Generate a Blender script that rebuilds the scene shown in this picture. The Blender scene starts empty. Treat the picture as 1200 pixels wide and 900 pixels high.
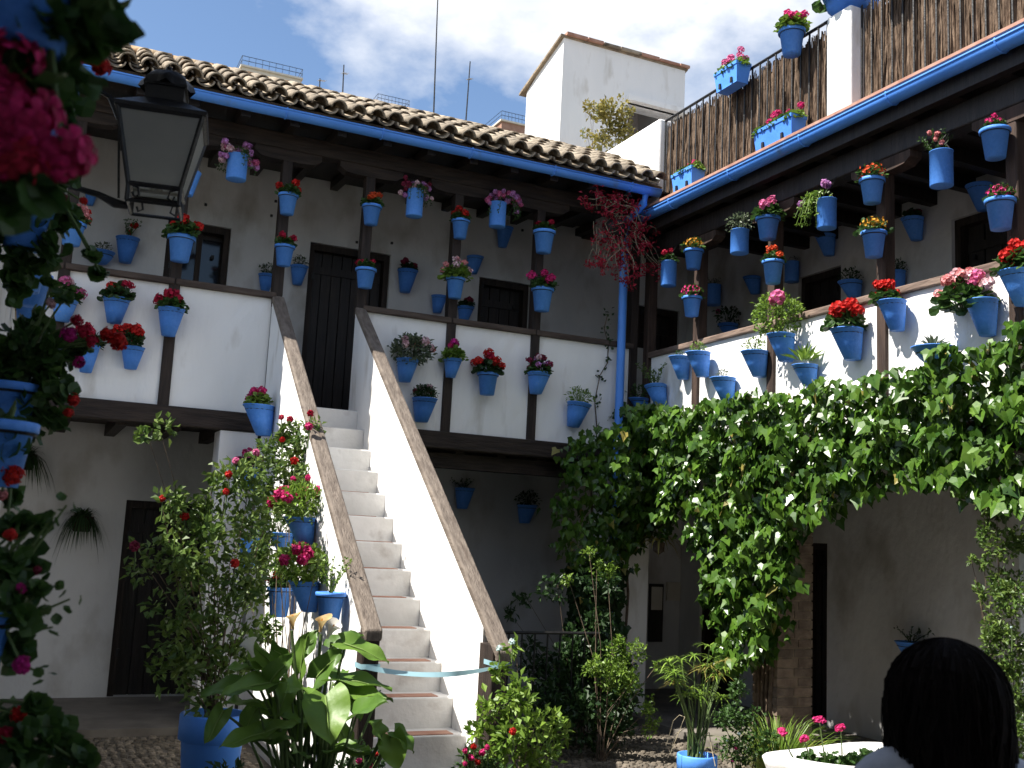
import bpy, math, random
from mathutils import Vector as V, Matrix, Quaternion
R_ = math.radians
rnd = random.Random(7)
scn = bpy.context.scene
C = scn.collection

# ------------------------------------------------------------------ camera
FPX = 1225.0
def _axes(VA=(3300, 768), VB=(25, 606)):
    a = V((VA[0]-600, 450-VA[1], -FPX)); b = V((VB[0]-600, 450-VB[1], -FPX))
    b.normalize(); a = a - b*a.dot(b); a.normalize(); u = a.cross(b)
    return Matrix((a, b, u))
RM = _axes(); EYE = V((0, 0, 1.65))
cam = bpy.data.objects.new('camera', bpy.data.cameras.new('camera')); C.objects.link(cam)
cam.data.sensor_width = 36; cam.data.lens = 36*FPX/1200
cam.matrix_world = Matrix.Translation(EYE) @ RM.to_4x4()
cam.data.clip_start = 0.05; cam.data.clip_end = 2000
cam.data.dof.use_dof = True; cam.data.dof.focus_distance = 8.0; cam.data.dof.aperture_fstop = 6.3
scn.camera = cam

# ------------------------------------------------------------------ light
TOSUN = V((-1.0, 0.08, 1.40)).normalized()
SUN_E = math.asin(TOSUN.z); 
w = bpy.data.worlds.new('World'); scn.world = w; w.use_nodes = True
nt = w.node_tree; nt.nodes.clear()
def N(t, k, **kw):
    n = t.nodes.new(k)
    for a, b in kw.items(): setattr(n, a, b)
    return n
wo = N(nt, 'ShaderNodeOutputWorld'); bg = N(nt, 'ShaderNodeBackground'); sky = N(nt, 'ShaderNodeTexSky')
sky.sky_type = 'NISHITA'; sky.sun_disc = False; sky.sun_elevation = SUN_E
sky.sun_rotation = math.atan2(TOSUN.x, TOSUN.y); sky.air_density = 1.0; sky.dust_density = 0.3; sky.ozone_density = 3.0
bg.inputs[1].default_value = 0.085
tc = N(nt, 'ShaderNodeTexCoord'); mp = N(nt, 'ShaderNodeMapping'); mp.inputs['Location'].default_value = (1.48, 5.12, 0.7)
mp.inputs['Scale'].default_value = (1.0, 1.0, 1.7)
nz = N(nt, 'ShaderNodeTexNoise'); nz.inputs['Scale'].default_value = 2.3; nz.inputs['Detail'].default_value = 9; nz.inputs['Roughness'].default_value = 0.55
cr = N(nt, 'ShaderNodeValToRGB'); cr.color_ramp.elements[0].position = 0.485; cr.color_ramp.elements[1].position = 0.60
nz2 = N(nt, 'ShaderNodeTexNoise'); nz2.inputs['Scale'].default_value = 5; nz2.inputs['Detail'].default_value = 6
cc = N(nt, 'ShaderNodeValToRGB'); cc.color_ramp.elements[0].color = (4.8, 5.1, 5.6, 1); cc.color_ramp.elements[1].color = (6.6, 6.7, 6.9, 1)
cc.color_ramp.elements[0].position = 0.35; cc.color_ramp.elements[1].position = 0.6
mx = N(nt, 'ShaderNodeMixRGB')
L = nt.links.new
L(tc.outputs['Generated'], mp.inputs[0]); L(mp.outputs[0], nz.inputs[0]); L(mp.outputs[0], nz2.inputs[0])
L(nz.outputs[0], cr.inputs[0]); L(nz2.outputs[0], cc.inputs[0]); L(cr.outputs[0], mx.inputs[0])
L(sky.outputs[0], mx.inputs[1]); L(cc.outputs[0], mx.inputs[2]); L(mx.outputs[0], bg.inputs[0]); L(bg.outputs[0], wo.inputs[0])
sl = bpy.data.lights.new('sun', 'SUN'); sl.energy = 5.0; sl.angle = R_(0.53); sl.color = (1, 0.95, 0.87)
so = bpy.data.objects.new('sun', sl); C.objects.link(so); so.rotation_euler = TOSUN.to_track_quat('Z', 'Y').to_euler(); so.location = (0, 0, 20)
vs = scn.view_settings; vs.view_transform = 'Standard'; vs.look = 'None'; vs.gamma = 1; vs.exposure = 1.12; vs.use_curve_mapping = False

# ------------------------------------------------------------------ picture -> place helpers
def ray(x, y): return RM @ V((x-600, 450-y, -FPX))
def onY(x, y, Y): d = ray(x, y); return EYE + d*(Y/d.y)
def onX(x, y, X): d = ray(x, y); return EYE + d*(X/d.x)
def onZ(x, y, Z): d = ray(x, y); return EYE + d*((Z-EYE.z)/d.z)
def depth(p): return -(RM.transposed() @ (V(p)-EYE)).z

# ------------------------------------------------------------------ materials
MATS = {}
def ramp(t, a, b, p0=0.3, p1=0.7):
    r = N(t, 'ShaderNodeValToRGB'); e = r.color_ramp.elements
    e[0].color = (*a, 1); e[1].color = (*b, 1); e[0].position = p0; e[1].position = p1
    return r
def mat(name, a, b=None, rough=0.8, spec=0.3, scale=6.0, p=(0.35, 0.65), bump=0.0, bscale=None, stretch=None,
        rand=None, metal=0.0, trans=0.0, coat=0.0, detail=6, coord='Object', stain=None):
    m = bpy.data.materials.new(name); m.use_nodes = True; t = m.node_tree; l = t.links.new
    bs = t.nodes['Principled BSDF']; out = t.nodes['Material Output']
    bs.inputs['Roughness'].default_value = rough; bs.inputs['Specular IOR Level'].default_value = spec
    bs.inputs['Metallic'].default_value = metal; bs.inputs['Coat Weight'].default_value = coat
    b = b or a
    tcn = N(t, 'ShaderNodeTexCoord'); mpn = N(t, 'ShaderNodeMapping')
    if stretch: mpn.inputs['Scale'].default_value = stretch
    l(tcn.outputs[coord], mpn.inputs[0])
    nn = N(t, 'ShaderNodeTexNoise'); nn.inputs['Scale'].default_value = scale; nn.inputs['Detail'].default_value = detail
    l(mpn.outputs[0], nn.inputs[0])
    r = ramp(t, a, b, *p); l(nn.outputs[0], r.inputs[0]); col = r.outputs[0]
    if stain:
        n3 = N(t, 'ShaderNodeTexNoise'); n3.inputs['Scale'].default_value = stain[1]; n3.inputs['Detail'].default_value = 8
        l(mpn.outputs[0], n3.inputs[0])
        r3 = ramp(t, (0, 0, 0), (1, 1, 1), stain[2], stain[3]); l(n3.outputs[0], r3.inputs[0])
        mm = N(t, 'ShaderNodeMixRGB'); l(r3.outputs[0], mm.inputs[0]); l(col, mm.inputs[1]); mm.inputs[2].default_value = (*stain[0], 1); col = mm.outputs[0]
    if rand:
        if rand[0] == 'island': g = N(t, 'ShaderNodeNewGeometry'); ro = g.outputs['Random Per Island']
        else: g = N(t, 'ShaderNodeObjectInfo'); ro = g.outputs['Random']
        rr = ramp(t, rand[1], rand[2], 0, 1); l(ro, rr.inputs[0])
        mm = N(t, 'ShaderNodeMixRGB', blend_type='MULTIPLY'); mm.inputs[0].default_value = 1; l(col, mm.inputs[1]); l(rr.outputs[0], mm.inputs[2]); col = mm.outputs[0]
    l(col, bs.inputs['Base Color'])
    if bump:
        n2 = N(t, 'ShaderNodeTexNoise'); n2.inputs['Scale'].default_value = bscale or scale*3; n2.inputs['Detail'].default_value = 8
        l(mpn.outputs[0], n2.inputs[0])
        bm = N(t, 'ShaderNodeBump'); bm.inputs['Strength'].default_value = bump; bm.inputs['Distance'].default_value = 0.02
        l(n2.outputs[0], bm.inputs['Height']); l(bm.outputs[0], bs.inputs['Normal'])
    if trans:
        tr = N(t, 'ShaderNodeBsdfTranslucent'); l(col, tr.inputs[0]); ms = N(t, 'ShaderNodeMixShader'); ms.inputs[0].default_value = trans
        l(bs.outputs[0], ms.inputs[1]); l(tr.outputs[0], ms.inputs[2]); l(ms.outputs[0], out.inputs[0])
    MATS[name] = m; return m
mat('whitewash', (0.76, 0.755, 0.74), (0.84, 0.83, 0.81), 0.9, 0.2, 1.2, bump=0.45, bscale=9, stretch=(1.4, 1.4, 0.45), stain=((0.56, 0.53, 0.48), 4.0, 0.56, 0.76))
mat('whitewash_old_shaded', (0.53, 0.525, 0.52), (0.64, 0.635, 0.625), 0.9, 0.2, 1.6, bump=0.6, bscale=11, stretch=(1, 1, 0.6), stain=((0.36, 0.335, 0.30), 2.6, 0.52, 0.74))  # stained old whitewash, base darkened further to deepen shade on sheltered walls
mat('step_plaster', (0.58, 0.57, 0.55), (0.74, 0.73, 0.71), 0.9, 0.2, 3, bump=0.35, bscale=14, stain=((0.42, 0.39, 0.36), 6, 0.56, 0.78))
mat('dark_wood', (0.016, 0.011, 0.009), (0.038, 0.026, 0.02), 0.65, 0.3, 5, bump=0.4, stretch=(6, 6, 0.6))
mat('dark_wood_h', (0.016, 0.011, 0.009), (0.042, 0.029, 0.022), 0.65, 0.3, 5, bump=0.5, stretch=(0.7, 6, 6))
mat('dark_wood_y', (0.016, 0.011, 0.009), (0.042, 0.029, 0.022), 0.65, 0.3, 5, bump=0.5, stretch=(6, 0.7, 6))
mat('post_wood', (0.032, 0.02, 0.015), (0.07, 0.044, 0.033), 0.7, 0.3, 5, bump=0.4, stretch=(6, 6, 0.6))
mat('rail_wood', (0.115, 0.092, 0.075), (0.20, 0.165, 0.135), 0.75, 0.25, 2.5, bump=0.5, stretch=(14, 0.5, 6), stain=((0.09, 0.065, 0.05), 2, 0.6, 0.8))
mat('rail_wood_b', (0.10, 0.07, 0.055), (0.22, 0.16, 0.125), 0.75, 0.25, 4, bump=0.5, stretch=(9, 0.8, 4))
mat('rail_dark', (0.05, 0.036, 0.03), (0.10, 0.075, 0.06), 0.75, 0.25, 4, bump=0.4, stretch=(0.8, 9, 4))
mat('door_dark', (0.009, 0.007, 0.006), (0.026, 0.019, 0.016), 0.5, 0.4, 5, stretch=(6, 6, 0.5), bump=0.3)  # door colour, reused on eave timbers to stand in for shade
mat('blue', (0.075, 0.27, 0.80), (0.10, 0.315, 0.87), 0.55, 0.35, 5, rand=('obj', (0.68, 0.74, 0.80), (1.1, 1.04, 1.0)), bump=0.2, stain=((0.24, 0.38, 0.62), 7, 0.64, 0.78))
mat('gutter_blue', (0.075, 0.26, 0.76), (0.095, 0.30, 0.84), 0.45, 0.4, 3, bump=0.15, stain=((0.10, 0.21, 0.46), 5, 0.62, 0.75))
mat('soil', (0.02, 0.013, 0.009), (0.06, 0.04, 0.028), 0.95, 0.1, 30, bump=0.8)
mat('iron', (0.008, 0.008, 0.009), (0.02, 0.019, 0.019), 0.5, 0.4, 20, bump=0.2)
mat('tile', (0.25, 0.215, 0.17), (0.41, 0.37, 0.30), 0.85, 0.2, 9, rand=('obj', (0.62, 0.58, 0.55), (1.12, 1.05, 0.98)), bump=0.5, stain=((0.075, 0.065, 0.05), 12, 0.52, 0.68))
mat('mortar', (0.20, 0.16, 0.12), (0.34, 0.27, 0.19), 0.95, 0.1, 10, bump=0.9)
mat('ridge', (0.35, 0.22, 0.13), (0.52, 0.42, 0.28), 0.9, 0.15, 7, rand=('obj', (0.8, 0.75, 0.7), (1.1, 1.05, 1.0)), bump=0.5)
mat('terracotta', (0.33, 0.17, 0.12), (0.45, 0.26, 0.19), 0.85, 0.2, 8, bump=0.3)
mat('heather', (0.10, 0.07, 0.05), (0.24, 0.175, 0.125), 0.9, 0.15, 22, stretch=(1, 1, 0.25), rand=('island', (0.55, 0.5, 0.47), (1.2, 1.2, 1.2)), bump=0.6)
mat('ground', (0.09, 0.08, 0.066), (0.16, 0.14, 0.115), 0.95, 0.15, 7, bump=1.0, bscale=40)
mat('pebble', (0.12, 0.105, 0.085), (0.21, 0.185, 0.15), 0.8, 0.3, 5, rand=('island', (0.5, 0.48, 0.45), (1.2, 1.15, 1.1)))
mat('floor_stone', (0.13, 0.115, 0.10), (0.20, 0.18, 0.155), 0.85, 0.3, 4, bump=0.4)
mat('brick', (0.15, 0.115, 0.09), (0.25, 0.20, 0.155), 0.9, 0.2, 10, bump=0.5, rand=('obj', (0.7, 0.7, 0.7), (1.15, 1.1, 1.05)))
mat('ribbon', (0.30, 0.52, 0.60), (0.38, 0.60, 0.68), 0.6, 0.3, 5, trans=0.3)
mat('glassy', (0.012, 0.013, 0.015), None, 0.06, 0.6)
mat('far_wall', (0.60, 0.55, 0.45), (0.68, 0.63, 0.52), 0.9, 0.2, 2)
mat('far_brick', (0.30, 0.17, 0.12), (0.38, 0.23, 0.17), 0.9, 0.2, 2)
mat('alu', (0.4, 0.4, 0.4), None, 0.4, 0.5, metal=0.8)
mat('paper', (0.55, 0.5, 0.42), (0.62, 0.58, 0.5), 0.8, 0.2)
def leafm(n, a, b, rough=0.45, spec=0.4, trans=0.3, coat=0.0, lo=(0.6, 0.65, 0.6), hi=(1.25, 1.15, 1.0)):
    mat(n, a, b, rough, spec, 8, rand=('island', lo, hi), trans=trans, coat=coat)
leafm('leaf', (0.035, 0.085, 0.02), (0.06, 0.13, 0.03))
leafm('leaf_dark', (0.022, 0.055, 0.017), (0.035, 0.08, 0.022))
leafm('leaf_bright', (0.13, 0.235, 0.03), (0.20, 0.32, 0.055))
leafm('leaf_grey', (0.09, 0.125, 0.075), (0.14, 0.18, 0.11))
leafm('leaf_rose', (0.08, 0.155, 0.035), (0.13, 0.21, 0.055), hi=(1.4, 1.2, 0.9))
leafm('leaf_ivy', (0.042, 0.115, 0.015), (0.085, 0.175, 0.027), 0.30, 0.5, 0.25, lo=(0.45, 0.5, 0.45), hi=(1.5, 1.3, 1.0))
mat('leaf_ivy_one', (0.045, 0.12, 0.017), (0.09, 0.185, 0.03), 0.28, 0.5, 8, rand=('obj', (0.6, 0.65, 0.6), (1.4, 1.2, 1.0)), trans=0.22)
leafm('leaf_yellow', (0.25, 0.22, 0.06), (0.33, 0.30, 0.09))
mat('calla_leaf', (0.10, 0.20, 0.035), (0.15, 0.27, 0.05), 0.42, 0.35, 5, rand=('obj', (0.7, 0.75, 0.7), (1.25, 1.15, 1.0)), trans=0.3, bump=0.15)
mat('calla_white', (0.75, 0.72, 0.62), (0.82, 0.80, 0.74), 0.5, 0.3, 4, trans=0.3)
mat('calla_old', (0.42, 0.25, 0.09), (0.62, 0.48, 0.24), 0.6, 0.3, 12, trans=0.3)
mat('stem', (0.06, 0.10, 0.03), (0.10, 0.15, 0.045), 0.6, 0.3)
mat('midrib', (0.16, 0.24, 0.06), (0.2, 0.29, 0.08), 0.5, 0.3)
mat('twig', (0.07, 0.05, 0.035), (0.16, 0.12, 0.085), 0.85, 0.2, 20)
mat('twig_pale', (0.22, 0.19, 0.13), (0.34, 0.29, 0.2), 0.85, 0.2, 20)
def flm(n, c, d=None):
    mat(n, c, d or tuple(x*0.75 for x in c), 0.6, 0.2, 15, rand=('island', (0.55, 0.5, 0.5), (1.3, 1.8, 1.8)), trans=0.3)
flm('f_red', (0.60, 0.018, 0.014)); flm('f_crimson', (0.46, 0.012, 0.04)); flm('f_pink', (0.72, 0.13, 0.28)); flm('f_hot', (0.68, 0.03, 0.16))
flm('f_salmon', (0.78, 0.24, 0.24)); flm('f_mag', (0.56, 0.02, 0.20)); flm('f_lilac', (0.62, 0.22, 0.48)); flm('f_orange', (0.72, 0.27, 0.03)); flm('f_scar', (0.68, 0.07, 0.02))
flm('f_front', (0.60, 0.02, 0.12)); flm('f_dusk', (0.25, 0.02, 0.05)); flm('f_pale', (0.78, 0.42, 0.45)); flm('f_redleaf', (0.30, 0.012, 0.03), (0.45, 0.03, 0.05)); flm('f_white', (0.7, 0.7, 0.68)); flm('f_blue', (0.10, 0.14, 0.55))

# ------------------------------------------------------------------ mesh helpers
class MB:
    def __init__(s): s.v = []; s.f = []; s.sm = False
    def add(s, vs, fs):
        o = len(s.v); s.v += [tuple(x) for x in vs]; s.f += [tuple(i+o for i in f) for f in fs]; return s
    def box(s, a, b):
        (x0, y0, z0), (x1, y1, z1) = a, b
        x0, x1 = min(x0, x1), max(x0, x1); y0, y1 = min(y0, y1), max(y0, y1); z0, z1 = min(z0, z1), max(z0, z1)
        return s.add([(x0,y0,z0),(x1,y0,z0),(x1,y1,z0),(x0,y1,z0),(x0,y0,z1),(x1,y0,z1),(x1,y1,z1),(x0,y1,z1)],
                     [(0,3,2,1),(4,5,6,7),(0,1,5,4),(1,2,6,5),(2,3,7,6),(3,0,4,7)])
    def prism(s, pts, d):   # closed outline extruded along d
        n = len(pts); d = V(d); P = [V(p) for p in pts]
        return s.add(P+[p+d for p in P], [tuple(range(n-1, -1, -1)), tuple(range(n, 2*n))]+[(i, (i+1) % n, n+(i+1) % n, n+i) for i in range(n)])
    def tube(s, pts, r, n=6, cap=True):
        P = [V(p) for p in pts]; rs = r if isinstance(r, (list, tuple)) else [r]*len(P); vs = []; fs = []
        for i, p in enumerate(P):
            t = (P[min(i+1, len(P)-1)]-P[max(i-1, 0)]).normalized()
            u = t.cross(V((0, 0, 1)) if abs(t.z) < 0.9 else V((1, 0, 0))).normalized(); w_ = t.cross(u)
            for k in range(n):
                a = 2*math.pi*k/n; vs.append(p+(u*math.cos(a)+w_*math.sin(a))*rs[i])
        for i in range(len(P)-1):
            for k in range(n): fs.append((i*n+k, i*n+(k+1) % n, (i+1)*n+(k+1) % n, (i+1)*n+k))
        if cap: fs += [tuple(range(n-1, -1, -1)), tuple(range((len(P)-1)*n, len(P)*n))]
        return s.add(vs, fs)
    def lathe(s, prof, n=20, c=(0, 0, 0), sh=None):   # prof [(r,z)], sh(z)->(dx,dy)
        vs = []; fs = []; c = V(c)
        for r, z in prof:
            dx, dy = sh(z) if sh else (0, 0)
            for k in range(n): a = 2*math.pi*k/n; vs.append(c+V((r*math.cos(a)+dx, r*math.sin(a)+dy, z)))
        for i in range(len(prof)-1):
            for k in range(n): fs.append((i*n+k, i*n+(k+1) % n, (i+1)*n+(k+1) % n, (i+1)*n+k))
        return s.add(vs, fs)
    def leaf(s, c, t, n, l, wd, kind='ov', fold=0.18):
        c = V(c); t = V(t).normalized(); u = t.cross(V(n)); 
        if u.length < 1e-4: u = t.orthogonal()
        u.normalize(); n = u.cross(t)
        if kind == 'ov':
            return s.add([c, c+t*l*.45+u*wd*.5+n*l*fold, c+t*l, c+t*l*.45-u*wd*.5+n*l*fold, c+t*l*.5], [(0,1,4),(1,2,4),(2,3,4),(3,0,4)])
        if kind == 'rd':
            vs = [c+n*(-l*.12)]
            for k in range(8):
                a = 2*math.pi*(k+.5)/8; q = .5+.06*(k % 2); vs.append(c+t*(l*q*math.cos(a))+u*(wd*q*math.sin(a))+n*(l*fold*.5*(k % 2)))
            return s.add(vs, [(0, 1+k, 1+(k+1) % 8) for k in range(8)])
        if kind == 'ivy':
            o = [(0,.1),(.28,-.02),(.5,.28),(.30,.46),(.22,.62),(0,1.),(-.22,.62),(-.30,.46),(-.5,.28),(-.28,-.02)]
            vs = [c+t*l*.42]+[c+t*(l*y)+u*(wd*x)+n*(l*fold*abs(x)*1.4-l*.10*max(0,y-.5)) for x, y in o]
            return s.add(vs, [(0, 1+k, 1+(k+1) % 10) for k in range(10)])
        if kind == 'blade':
            dn = V((0, 0, -1)); ps = []
            for i in range(5):
                q = i/4; p = c+t*l*q+dn*(l*fold*q*q*2.2); ww = wd*(.5*(1-q)**.6+.02); ps += [p-u*ww, p+u*ww]
            return s.add(ps, [(2*i, 2*i+1, 2*i+3, 2*i+2) for i in range(4)])
    def mesh(s, name, smooth=False):
        m = bpy.data.meshes.new(name); m.from_pydata([tuple(v) for v in s.v], [], s.f); m.update()
        if smooth: m.polygons.foreach_set('use_smooth', [True]*len(m.polygons))
        return m
def put(name, me, m, parent=None, loc=None, rot=None, scale=None, label=None, cat=None, group=None, kind=None, smooth=False):
    if isinstance(me, MB): me = me.mesh(name, smooth)
    if m is not None and not me.materials: me.materials.append(MATS[m])
    o = bpy.data.objects.new(name, me); C.objects.link(o)
    if parent: o.parent = parent
    if loc is not None: o.location = loc
    if rot is not None: o.rotation_euler = rot
    if scale is not None: o.scale = (scale,)*3 if isinstance(scale, (int, float)) else scale
    return tag(o, label, cat, group, kind)
def tag(o, label=None, cat=None, group=None, kind=None):
    if label: o['label'] = label
    if cat: o['category'] = cat
    if group: o['group'] = group
    if kind: o['kind'] = kind
    return o
def thing(name, loc, label, cat, group=None):
    o = bpy.data.objects.new(name, None); C.objects.link(o); o.location = loc; o.empty_display_size = 0.1
    return tag(o, label, cat, group)
def bevel(o, wd=0.008, seg=2):
    b = o.modifiers.new('bevel', 'BEVEL'); b.width = wd; b.segments = seg; b.limit_method = 'ANGLE'; return o
def B(a, b): return MB().box(a, b)
def rdir(up=0.0):
    while True:
        d = V((rnd.uniform(-1, 1), rnd.uniform(-1, 1), rnd.uniform(-1, 1)))
        if 0.05 < d.length < 1: return (d.normalized()+V((0, 0, up))).normalized()

# ------------------------------------------------------------------ places (metres)
YA, YAB, XB, XBB = 9.0, 10.5, 5.6, 7.1
XL = -1.4      # left end of the stair wing
PA = [0.10, 0.96, 1.82, 2.58, 3.46, 4.34, 5.45]          # gallery posts of the stair wing
PB = [8.10, 7.0, 5.73, 4.58, 3.4]                         # gallery posts of the terrace wing

# ================================================================== ground
gm = MB(); n = 60
g = put('ground', B((-300, -300, -0.6), (300, 300, 0.0)), 'ground', kind='structure')
fl = put('gallery_pavement', B((XL, 8.9, 0.0), (XBB, YAB, 0.06)), 'floor_stone', kind='structure')
fl2 = put('gallery_pavement', B((5.5, 2.0, 0.0), (XBB, 8.896, 0.06)), 'floor_stone', kind='structure')
pb = MB()
def pebble(x, y, r):
    c = V((x, y, 0)); k = 6; a0 = rnd.random()*6; e = rnd.uniform(.7, 1.0)
    vs = [c+V((math.cos(a0+6.283*i/k)*r, math.sin(a0+6.283*i/k)*r*e, -.004)) for i in range(k)]
    vs += [c+V((math.cos(a0+6.283*i/k)*r*.7, math.sin(a0+6.283*i/k)*r*e*.7, r*.42)) for i in range(k)]+[c+V((0, 0, r*.52))]
    pb.add(vs, [(i, (i+1) % k, k+(i+1) % k, k+i) for i in range(k)]+[(k+i, k+(i+1) % k, 2*k) for i in range(k)])
for x0, x1, y0, y1, s in [(2.75, 5.45, 4.6, 8.85, .062), (-.1, 1.7, 5.5, 8.85, .066)]:
    yy = y0
    while yy < y1:
        xx = x0+rnd.uniform(0, .04)
        while xx < x1:
            pebble(xx+rnd.uniform(-.012, .012), yy+rnd.uniform(-.012, .012), rnd.uniform(.022, .036)); xx += s
        yy += s*.9
put('cobbles', pb, 'pebble', label='small rounded stones set in the courtyard floor', cat='cobbles', kind='stuff')

# ================================================================== stair wing (facade A)
WA = thing('gallery_house', (2.0, YA, 0), 'white two storey house with timber gallery, tiled roof and outside staircase', 'house')
def PAo(name, me, m, parent=WA, **k):
    o = put(name, me, m, None, **k); o.parent = parent
    o.matrix_parent_inverse = parent.matrix_world.inverted() if parent.type != 'EMPTY' else Matrix.Translation(-parent.location)
    return o
def wallpieces(mb, u0, u1, z0, z1, holes, f):
    """rectangles of a wall in (u,z) leaving the holes out; f(mb,u0,u1,z0,z1)"""
    us = sorted({u0, u1, *[h[0] for h in holes], *[h[1] for h in holes]})
    for a, b in zip(us, us[1:]):
        z = z0
        for h in sorted([h for h in holes if h[0] < (a+b)/2 < h[1]], key=lambda h: h[2]):
            if h[2] > z: f(mb, a, b, z, h[2])
            z = h[3]
        if z < z1: f(mb, a, b, z, z1)
# openings in the back wall: from the picture
def YR(x0, y0, x1, y1, Y=YAB):
    a = onY(x0, y0, Y); b = onY(x1, y1, Y); return (a.x, b.x, min(a.z, b.z), max(a.z, b.z))
door1 = (2.42, 3.30, 2.7, 4.63); win1 = (1.0, 1.61, 4.02, 4.63); win2 = (4.34, 4.97, 4.0, 4.55); win3 = (6.42, 7.0, 4.0, 4.52)
gdoor = (0.88, 1.78, 0.06, 1.86)
holesA = [door1, win1, win2, win3, gdoor]
wm = MB()
wallpieces(wm, XL, XBB+.2, 0, 5.6, holesA, lambda m, a, b, c, d: m.box((a, YAB, c), (b, YAB+.3, d)))
PAo('back_wall', wm, 'whitewash_old_shaded')
PAo('back_partition', B((XL, 8.7, 0), (XL+.2, YAB-.004, 5.2)), 'whitewash_old_shaded')
def door(par, add, frame, f, u0, u1, z0, z1, panes=0, planks=5, name='door'):
    """f(u,w,z)->point with w depth into the wall"""
    def bx(a, b):
        p = f(*a); q = f(*b); return B(p, q)
    d = add(name, bx((u0+.05, .16, z0), (u1-.05, .18, z1-.05)), 'door_dark', par)
    for a, b in (((u0, .04, z0), (u0+.06, .17, z1)), ((u1-.06, .04, z0), (u1, .17, z1)), ((u0+.06, .04, z1-.07), (u1-.06, .17, z1))):
        add('frame', bx(a, b), 'dark_wood', d)
    wd = (u1-u0-.12)/planks
    for i in range(planks):
        a = u0+.06+i*wd
        if panes:
            add('stile', bx((a, .12, z0), (a+.05, .16, z1-.07)), 'dark_wood', d)
            add('pane', bx((a+.05, .145, z0+.05), (a+wd, .155, z1-.12)), 'glassy', d)
        else: add('plank', bx((a+.006, .13+rnd.uniform(0, .006), z0), (a+wd-.006, .16, z1-.07)), 'door_dark', d)
    add('handle', bx((u1-.16, .095, z0+(z1-z0)*.48), (u1-.13, .125, z0+(z1-z0)*.54)), 'iron', d)
    for q_ in (.2, .8): add('hinge', bx((u0+.045, .03, z0+(z1-z0)*q_), (u0+.075, .05, z0+(z1-z0)*q_+.07)), 'iron', d)
    if not panes:
        add('rail', bx((u0+.07, .115, z1-.30), (u1-.07, .13, z1-.22)), 'door_dark', d)
    return d
def pA(name, me, m, par):
    return PAo(name, me, m, par)
fA = lambda u, w_, z: (u, YAB+w_, z)
door(WA, pA, 1, fA, *door1, planks=7); door(WA, pA, 1, fA, *gdoor, planks=6)
door(WA, pA, 1, fA, *win1, panes=1, planks=2, name='window'); door(WA, pA, 1, fA, *win2, planks=4, name='shutter'); door(WA, pA, 1, fA, *win3, planks=4, name='shutter')
# gallery floor, beam, parapet panels, posts, rails
PAo('gallery_floor', B((XL, YA+.14, 2.55), (XBB, YAB-.004, 2.69)), 'dark_wood_h')
bevel(PAo('floor_beam', B((XL, YA-.03, 2.46), (5.42, YA+.13, 2.62)), 'dark_wood_h'), .012)
for i in range(16):
    x = XL+.3+i*.43
    if 1.75 < x < 2.65: continue
    PAo('floor_joist', B((x, YA+.135, 2.44), (x+.09, YAB-.006, 2.545)), 'dark_wood_y')
segs = [(XL, PA[0]), (PA[0], PA[1]), (PA[1], PA[2]), (PA[3], PA[4]), (PA[4], PA[5]), (PA[5], PA[6])]
for a, b in segs:
    a = 2.622 if a == PA[3] else a+.035; b = 1.778 if b == PA[2] else b-.035
    nx, nzn = 9, 8; m = MB(); vs = []
    for j in range(nzn+1):
        for i in range(nx+1):
            e = 0 if i in (0, nx) or j in (0, nzn) else rnd.uniform(-.004, .004)
            vs.append((a+(b-a)*i/nx, YA+.012+e, 2.615+(3.645-2.615)*j/nzn))
    m.add(vs, [(j*(nx+1)+i, j*(nx+1)+i+1, (j+1)*(nx+1)+i+1, (j+1)*(nx+1)+i) for j in range(nzn) for i in range(nx)])
    m.box((a, YA+.018, 2.615), (b, YA+.10, 3.645))
    PAo('parapet_panel', m, 'whitewash')
    bevel(PAo('gallery_rail', B((a-.03, YA-.03, 3.64), (b+.03, YA+.13, 3.695)), 'rail_dark'), .01)
for i, x in enumerate(PA):
    t = rnd.uniform(-.008, .008)
    m = MB(); zb = 2.6 if i not in (2, 3) else 3.585
    ps = [(x-.045, YA-.015, zb), (x+.045, YA-.015, zb), (x+.045, YA+.09, zb), (x-.045, YA+.09, zb)]
    m.prism(ps, (t, 0, 5.0-zb)); o = bevel(PAo('gallery_post', m, 'dark_wood'), .01)
    c = MB(); zc = 5.0
    for s_ in (0,):
        pr = [(-.30, 0), (.30, 0), (.30, -.05), (.24, -.09), (.14, -.10), (-.14, -.10), (-.24, -.09), (-.30, -.05)]
        c.prism([(x+t+p, YA-.02, zc-.002+q) for p, q in pr], (0, .115, 0))
    PAo('post_capital', c, 'dark_wood_h', o)
bevel(PAo('eave_beam', B((XL, YA-.03, 5.0), (5.6, YA+.11, 5.15)), 'dark_wood_h'), .012)
# rafters and boarding, near-black to paint in the shade under the roof
for i in range(17):
    x = XL+.2+i*.42
    m = MB(); m.prism([(x, 8.66, 5.10), (x, YA+.1, 5.155), (x, YAB, 5.22), (x, YAB, 5.31), (x, 8.66, 5.19)], (.08, 0, 0)); PAo('rafter', m, 'door_dark')
m = MB(); m.prism([(XL, 8.62, 5.192), (XL, YAB, 5.312), (XL, YAB, 5.332), (XL, 8.62, 5.212)], (5.6-XL, 0, 0)); PAo('soffit', m, 'door_dark')
PAo('soffit', B((5.602, YA-.2, 5.2), (XBB, YAB-.004, 5.3)), 'door_dark')
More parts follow.
